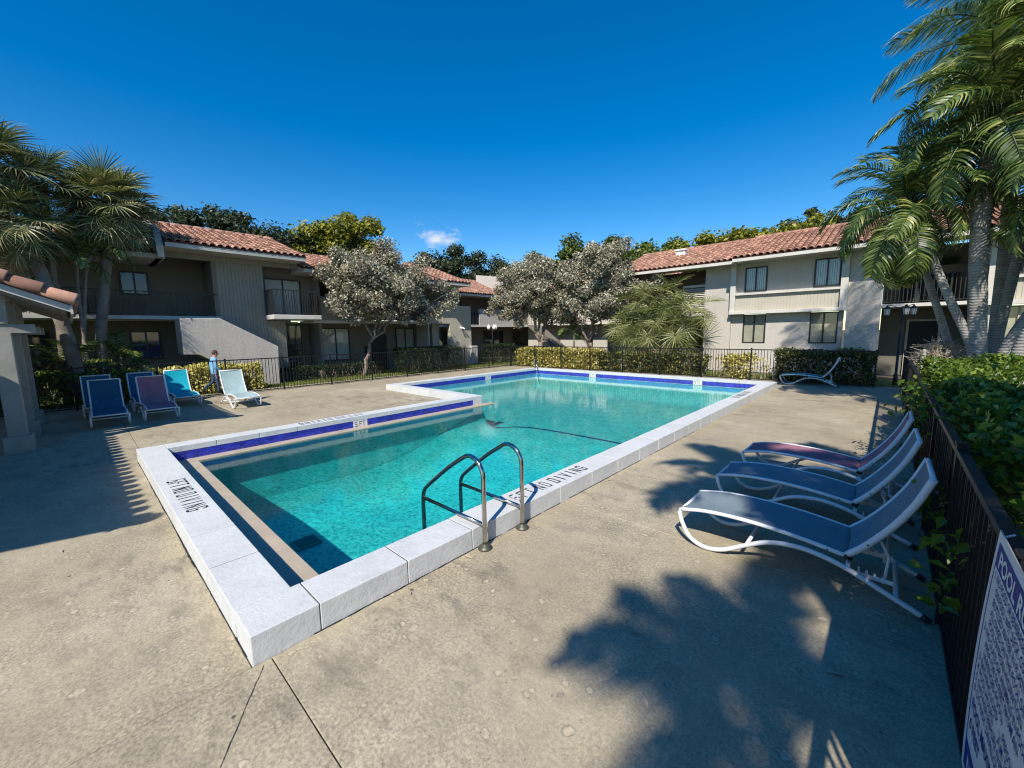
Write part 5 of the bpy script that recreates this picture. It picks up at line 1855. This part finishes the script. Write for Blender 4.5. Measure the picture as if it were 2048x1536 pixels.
def adonidia(label, pts, rads, nf, e0=75, e1=-50, s0=.9, s1=1.15, meshes=None, shaft=True, group=GA, flower=False):
    t = thing('feather_palm', label, 'palm tree', pts[0], 0, group)
    top = palm_trunk(t, pts, rads, M['trunk_grey'])
    if shaft:
        d = (Vector(pts[-1]) - Vector(pts[-2])).normalized()
        MB().tube([top, top + d * .35, top + d * .75], [rads[-1] * 1.15, rads[-1] * 1.05, rads[-1] * .5], 10).build('crownshaft', M['crownshaft'], t, True)
        top = top + d * .6
    place_fronds(t, top, meshes or ADO, nf, e0, e1, s0, s1)
    if flower:
        m = MB()
        for k in range(60):
            a = random.uniform(0, 6.28)
            b = top - Vector((0, 0, .75))
            e = b + Vector((math.cos(a) * random.uniform(.15, .5), math.sin(a) * random.uniform(.15, .5), random.uniform(-.25, .12)))
            m.tube([b, b.lerp(e, .5) + Vector((0, 0, .06)), e], [.012, .01, .014], 4)
        m.build('flower_stalk', M['flower'], t)
    return t


M['crownshaft'] = plain('crownshaft', (0.16, 0.20, 0.08), 0.4, 0.2, 5)
M['flower'] = plain('flower', (0.55, 0.50, 0.26), 0.8, 0.2, 12)
adonidia('thick pale royal palm trunk in the middle of the right cluster', [(1.62, 14.0, 0), (1.5, 14.0, 1.4), (1.36, 14.0, 3.2), (1.28, 14.0, 4.9), (1.32, 14.0, 6.2)], [.18, .16, .155, .16, .14], 32, 80, -45, 1.1, 1.35)
adonidia('pale palm trunk leaning left from the foot of the thick royal palm', [(1.75, 14.0, 0), (1.47, 14.0, 1.45), (.85, 14.0, 3.1), (.30, 14.0, 4.65)], [.11, .085, .08, .075], 28, 75, -72, .95, 1.15, flower=True)
adonidia('thinner palm trunk leaning left behind the dry bush', [(1.55, 16.0, 0), (1.14, 16.0, 1.8), (.6, 16.0, 3.6), (.2, 16.0, 5.0)], [.10, .085, .08, .075], 16, 70, -60, .95, 1.2)
adonidia('dark palm trunk leaning slightly right behind the thick royal palm', [(1.72, 14.9, 0), (1.85, 14.9, 1.6), (2.0, 14.9, 3.6), (2.12, 14.9, 5.4)], [.11, .095, .09, .085], 20, 70, -60, 1.0, 1.25)
adonidia('dark palm trunk leaning far right from the foot of the royal palm', [(1.66, 14.1, 0), (1.85, 14.1, 1.5), (2.35, 14.1, 2.9), (2.95, 14.1, 4.2)], [.10, .09, .085, .08], 16, 70, -60, .95, 1.2)
adonidia('bright pale palm trunk at the right edge behind the hedge', [(1.72, 12.6, 0), (1.83, 12.6, 1.45), (2.2, 12.6, 3.0), (2.5, 12.6, 4.6)], [.12, .10, .095, .09], 18, 70, -60, 1.0, 1.2)
adonidia('tall queen palm whose drooping crown fills the top right corner', [(1.95, 15.6, 0), (1.9, 15.6, 4.0), (1.75, 15.6, 8.3)], [.15, .13, .11], 26, 75, -30, .95, 1.15, meshes=QUE)
adonidia('tall queen palm just inside the right edge with long hanging leaflets', [(2.35, 14.6, 0), (2.3, 14.6, 3.5), (2.2, 14.6, 6.6)], [.15, .13, .11], 20, 70, -30, .85, 1.0, meshes=QUE)

# palms and broad crowns behind the camera, which throw the dappled shade on the deck
GO = 'palms standing behind the photographer'
for lab, b, h, n in (('palm behind the photographer, the nearer one', (2.9, -4.7), 7.0, 13), ('palm behind the photographer, the one to the right', (3.6, -2.2), 7.2, 16), ('palm right of the photographer above the loungers', (1.9, -.7), 7.2, 18), ('palm right of the photographer over the hedge', (3.5, .6), 7.0, 16)):
    adonidia(lab, [(b[0], b[1], 0), (b[0], b[1], h * .5), (b[0] - .1, b[1], h)], [.16, .13, .11], n, 70, -50, .7, .95, meshes=ADOW, group=GO)
leafy_tree('broad_tree', 'broad leaved shade tree right of the photographer beyond the hedge', (4.9, -1.6, 0), 4.4, (4.4, -1.1, 7.2), (1.9, 3.0, 1.2), 44, .6, 15000, .16, M['lf_mid'], M['bark'], .22, None, .55, extra=[(1.2, .1, 7.2, .4), (1.6, -.2, 7.2, .4), (2.0, -1.0, 7.2, .4), (2.2, -1.8, 7.2, .4)])


# ---- hedges and shrubs
def near_leaves(parent, P, size, mat, n, eye=np.array([0, 0, 2.2])):
    """the n leaves nearest the eye become parts of their own; returns the other points"""
    d = np.linalg.norm(P - eye, axis=1)
    idx = np.argsort(d)
    mes = []
    for k in range(4):
        L = size * (.8 + .14 * k)
        W = L * .26
        V = [(-L * .5, 0, 0), (-L * .12, -W, .01 + .004 * k), (L * .5, 0, -L * .10), (-L * .12, W, .01 + .004 * k), (-L * .1, 0, -.002), (-L * .62, 0, .004)]
        me = bpy.data.meshes.new('leaf')
        me.from_pydata(V, [], [(0, 1, 4), (1, 2, 4), (2, 3, 4), (3, 0, 4)])
        me.materials.append(mat)
        mes.append(me)
    for i in idx[:n]:
        o = link('leaf', mes[i % 4], parent)
        o.location = Vector(P[i]) - wloc(parent)
        o.rotation_euler = (random.gauss(0, .55), random.gauss(.25, .45), random.uniform(0, 6.28))
    return P[idx[n:]]


def hedge(name, label, x0, x1, y0, y1, z0, z1, n, size, mat, bulge=.12, group=None, cat='hedge', aspect=.5, core=True, skip=0, up=.5, nearest=0):
    t = thing(name, label, cat, ((x0 + x1) / 2, (y0 + y1) / 2, 0), 0, group)
    nt_ = n
    u = rng.random((nt_, 3))
    face = rng.random(nt_)
    P = np.stack([x0 + (x1 - x0) * u[:, 0], y0 + (y1 - y0) * u[:, 1], z0 + (z1 - z0) * u[:, 2]], 1)
    ax, ay, az = (y1 - y0) * (z1 - z0), (x1 - x0) * (z1 - z0), (x1 - x0) * (y1 - y0) * 1.6
    s = 2 * ax + 2 * ay + az
    e = np.cumsum([ax, ax, ay, ay, az]) / s
    dep = rng.random(nt_) ** 1.5 * .22
    k = face < e[0]; P[k, 0] = x0 + dep[k]
    k = (face >= e[0]) & (face < e[1]); P[k, 0] = x1 - dep[k]
    k = (face >= e[1]) & (face < e[2]); P[k, 1] = y0 + dep[k]
    k = (face >= e[2]) & (face < e[3]); P[k, 1] = y1 - dep[k]
    k = face >= e[3]; P[k, 2] = z1 - dep[k]
    # lumpy outline
    ph = rng.uniform(0, 6, 6)
    lump = (np.sin(P[:, 0] * 3.1 + ph[0]) + np.sin(P[:, 1] * 2.7 + ph[1]) + np.sin(P[:, 1] * 6.3 + ph[2]) * .6 + np.sin(P[:, 0] * 5.7 + ph[3]) * .6) / 3.2
    P[:, 2] += lump * bulge * ((P[:, 2] - z0) / (z1 - z0))
    P[:, 0] += np.sin(P[:, 1] * 4.1 + ph[4] + P[:, 2] * 3) * bulge * .7
    P[:, 1] += np.sin(P[:, 0] * 4.3 + ph[5] + P[:, 2] * 3) * bulge * .7
    P += rng.normal(size=P.shape) * size * .4
    if skip:
        g_ = np.sin(P[:, 0] * 1.9 + ph[2]) + np.sin(P[:, 1] * 2.3 + ph[1]) + np.sin(P[:, 0] * 4.7) * .5
        P = P[g_ > skip]
    P = P[P[:, 2] > .02]
    if nearest: P = near_leaves(t, P, size * 1.05, mat, nearest)
    leaves('foliage', P, size, mat, t, up, aspect)['kind'] = 'stuff'
    m = MB()
    cx, cy = (x0 + x1) / 2, (y0 + y1) / 2
    kk = int(max(x1 - x0, y1 - y0) / .3) + 2
    for i in range(kk * 3):
        a = (random.uniform(x0 + .1, x1 - .1), random.uniform(y0 + .1, y1 - .1), 0)
        b = (a[0] + random.uniform(-.25, .25), a[1] + random.uniform(-.25, .25), z1 * random.uniform(.7, .97))
        branch_tube(m, a, b, .014, .006, .05, 4, 4)
    m.build('stem', M['twig'], t, kind='stuff')
    return t


hedge('hedge', 'tall leafy hedge pressing against the right fence, sunlit on top', .62, 3.2, 2.3, 12.8, 0.0, 1.50, 75000, .085, M['lf_hedge'], .14, nearest=300)
# sprigs leaning over the rail
sp = []
for (x, y, z, r, n) in ((.42, 7.9, 1.02, .22, 110), (.36, 8.6, 1.2, .2, 90), (.40, 6.9, 1.25, .2, 80), (.40, 4.7, .75, .15, 40), (.44, 9.9, 1.1, .2, 80), (.38, 7.4, .8, .18, 60), (.55, 5.6, 1.4, .2, 90), (.38, 3.6, .55, .10, 22), (.38, 3.5, .85, .12, 24)):
    sp.append(np.array([x, y, z]) + rng.normal(size=(n, 3)) * r * np.array([.5, 1, .7]))
t = thing('hedge_sprigs', 'green leafy sprigs poking through the right fence above the loungers', 'shrub', (.45, 7, 0))
sp = near_leaves(t, np.concatenate(sp), .10, M['lf_hedge'], 300)
leaves('foliage', sp, .10, M['lf_hedge'], t, .4, .5)['kind'] = 'stuff'
hedge('hedge', 'clipped dark green hedge in front of the tower wall on the left', -20.7, -19.3, 12.4, 16.4, 0, 1.4, 15000, .075, M['lf_darkhedge'], .06)
hedge('hedge', 'low clipped hedge beyond the left lamp post', -22.2, -20.6, 20.6, 24.0, 0, 1.35, 11000, .08, M['lf_darkhedge'], .05)
hedge('hedge', 'low dark hedge against the left building wall', -21.6, -20.9, 5.0, 12.2, 0, .7, 9000, .08, M['lf_darkhedge'], .06)
hedge('yellow_hedge', 'dense yellow leaved shrub hedge behind the far fence, left half', -18.0, -12.0, 19.95, 20.8, 0, 1.12, 12000, .16, M['lf_croton'], .06, cat='hedge')
hedge('yellow_shrub', 'patchy yellow and green shrubs behind the far fence below the fan palm', -12.0, -6.4, 19.95, 21.0, 0, .95, 6500, .15, M['lf_crotong'], .14, cat='shrub', skip=-.5)
hedge('yellow_shrub', 'yellow tipped shrubs behind the far fence below the sunlit windows', -6.2, -3.4, 19.95, 20.9, 0, .95, 4500, .15, M['lf_croton'], .14, cat='shrub', skip=-.35)
hedge('green_shrub', 'dark green shrub mass behind the far right lounger', -3.4, -.4, 19.95, 21.0, 0, 1.22, 8500, .12, M['lf_crotong'], .14, cat='shrub')
hedge('yellow_shrub', 'yellow variegated shrubs behind the left fence under the stair', -20.3, -19.35, 1.7, 5.3, 0, 1.05, 8000, .12, M['lf_croton'], .12, cat='shrub', skip=-1.3)
hedge('green_shrub', 'shaded green shrubs between the pavilion posts', -24, -19.4, -5.5, 1.5, 0, .95, 7000, .16, M['lf_hedge'], .2, cat='shrub')
hedge('green_shrub', 'sunlit yellow green shrub glimpsed left of the front pavilion post', -24, -18.6, -6.5, -2.2, 0, 1.7, 7000, .16, M['lf_hedge'], .2, cat='shrub')
hedge('hedge', 'hedge running on beyond the thick palm trunks at the right edge', 2.2, 6.0, 13.2, 16.5, 0, 1.25, 9000, .12, M['lf_hedge'], .1)
# dry twiggy bush
db = thing('dry_bush', 'bare rounded bush of pale dry twigs at the foot of the palms', 'shrub', (.95, 14.6, 0))
m = MB()
for k in range(420):
    th, ph = random.uniform(0, 6.28), random.uniform(.0, 1.45)
    e = Vector((.95 + .55 * math.cos(th) * math.cos(ph), 14.7 + .6 * math.sin(th) * math.cos(ph), 1.2 + .62 * math.sin(ph)))
    a = Vector((.95 + random.uniform(-.2, .2), 14.7 + random.uniform(-.2, .2), random.uniform(.6, 1.2)))
    pts = [a, a.lerp(e, .5) + Vector((random.gauss(0, .07), random.gauss(0, .07), random.gauss(0, .07))), e, e + Vector((random.gauss(0, .12), random.gauss(0, .12), random.gauss(-.02, .08)))]
    m.tube(pts, [.009, .007, .006, .004], 3, False)
m.build('twigs', M['twig'], db, kind='stuff')
# agave-like blue plant behind the far fence
ag = thing('blue_agave', 'dark blue grey spiky plant behind the far fence beside the fan palm', 'plant', (-6.9, 20.6, 0))
rows = []
for k in range(46):
    a, e = random.uniform(0, 6.28), R(random.uniform(15, 80))
    d = Vector((math.cos(a) * math.cos(e), math.sin(a) * math.cos(e), math.sin(e)))
    s = d.cross(Vector((0, 0, 1))).normalized()
    L_ = random.uniform(.6, .95)
    rows.append([(Vector((-6.9, 20.6, .1)) + d * L_ * j / 3, s * .04 * (1 - (j / 3) ** 2 * .95)) for j in range(4)])
V_, F_ = strips(rows)
M['agave'] = plain('agave', (0.05, 0.075, 0.085), 0.6, 0.3, 6)
link('leaf_rosette', np_mesh('leaf_rosette', [tuple(v) for v in V_], F_, M['agave']), ag)
# small palms in the shade behind the pavilion
for lab, p in (('small shaded palm between the pavilion and the cabbage palms', (-20.6, -.2, 1.3)), ('small dark palm against the lower left wall', (-21.2, 1.2, 1.5)), ('small brown palm at the foot of the right silver tree', (-15.6, 23.0, 2.4))):
    t = thing('small_palm', lab, 'palm', (p[0], p[1], 0), 0, 'small palms near the buildings')
    MB().tube([(p[0], p[1], 0), p], [.08, .07], 7).build('trunk', M['trunk_sabal'], t, True)
    place_fronds(t, p, ADO, 13, 70, -30, .6, .85)

# ---- grass blades on the lawn


def blades(regions, h, n):
    P = []
    tot = sum((b - a) * (d - c) for a, b, c, d in regions)
    for a, b, c, d in regions:
        k = int(n * (b - a) * (d - c) / tot)
        P.append(np.stack([rng.uniform(a, b, k), rng.uniform(c, d, k), np.full(k, -.02)], 1))
    P = np.concatenate(P)
    n = len(P)
    a = rng.uniform(0, 6.28, n)
    w = np.stack([np.cos(a), np.sin(a), np.zeros(n)], 1) * .012
    tip = np.stack([rng.normal(0, .03, n), rng.normal(0, .03, n), h * rng.uniform(.5, 1.2, n)], 1)
    V = np.stack([P - w, P + w, P + tip], 1).reshape(-1, 3)
    return np_mesh('grass', V, np.arange(3 * n).reshape(n, 3), M['grass'])


go = link('grass', blades([(-21.9, -19.4, 1.5, 20.5), (-22.5, -18.4, 19.8, 26), (-18.3, -.2, 20.2, 22.2)], .09, 60000))
go['kind'] = 'stuff'

# ---- litter on the deck
GLf = 'dry leaves scattered on the deck'
lme = []
for k in range(3):
    L_, W_ = .05 + .02 * k, .012 + .006 * k
    V_ = [(-L_, 0, .004), (0, -W_, .012), (L_, 0, .006), (0, W_, .010), (0, 0, .004)]
    lme.append(np_mesh('fallen_leaf', V_, [(0, 1, 4, 4), (1, 2, 4, 4), (2, 3, 4, 4), (3, 0, 4, 4)] if False else [(0, 1, 4), (1, 2, 4), (2, 3, 4), (3, 0, 4)], M['lf_deadleaf'] if 'lf_deadleaf' in M else M['twig']))
spots = [(-2.85, 1.75), (-2.8, 1.62), (-2.9, 2.45), (-2.82, 4.6), (-2.1, 3.6), (-1.2, 2.6), (-.9, 2.1), (-.5, 2.4), (-.1, 3.1), (-1.6, 1.7), (.1, 4.0), (-.3, 2.0), (-2.0, 6.0), (-9.0, 0.2), (-6.2, -.3), (-10.9, 4.1), (-2.7, 9.0), (-.6, 1.75)]
for i, (x, y) in enumerate(spots):
    o = link('fallen_leaf', lme[i % 3])
    o.location = (x, y, .003)
    o.rotation_euler = (random.uniform(-.2, .2), random.uniform(-.2, .2), random.uniform(0, 6.28))
    s = random.uniform(.45, .85)
    o.scale = (s, s, s)
    tag(o, 'small dry brown leaf lying on the concrete deck', 'leaf', GLf)
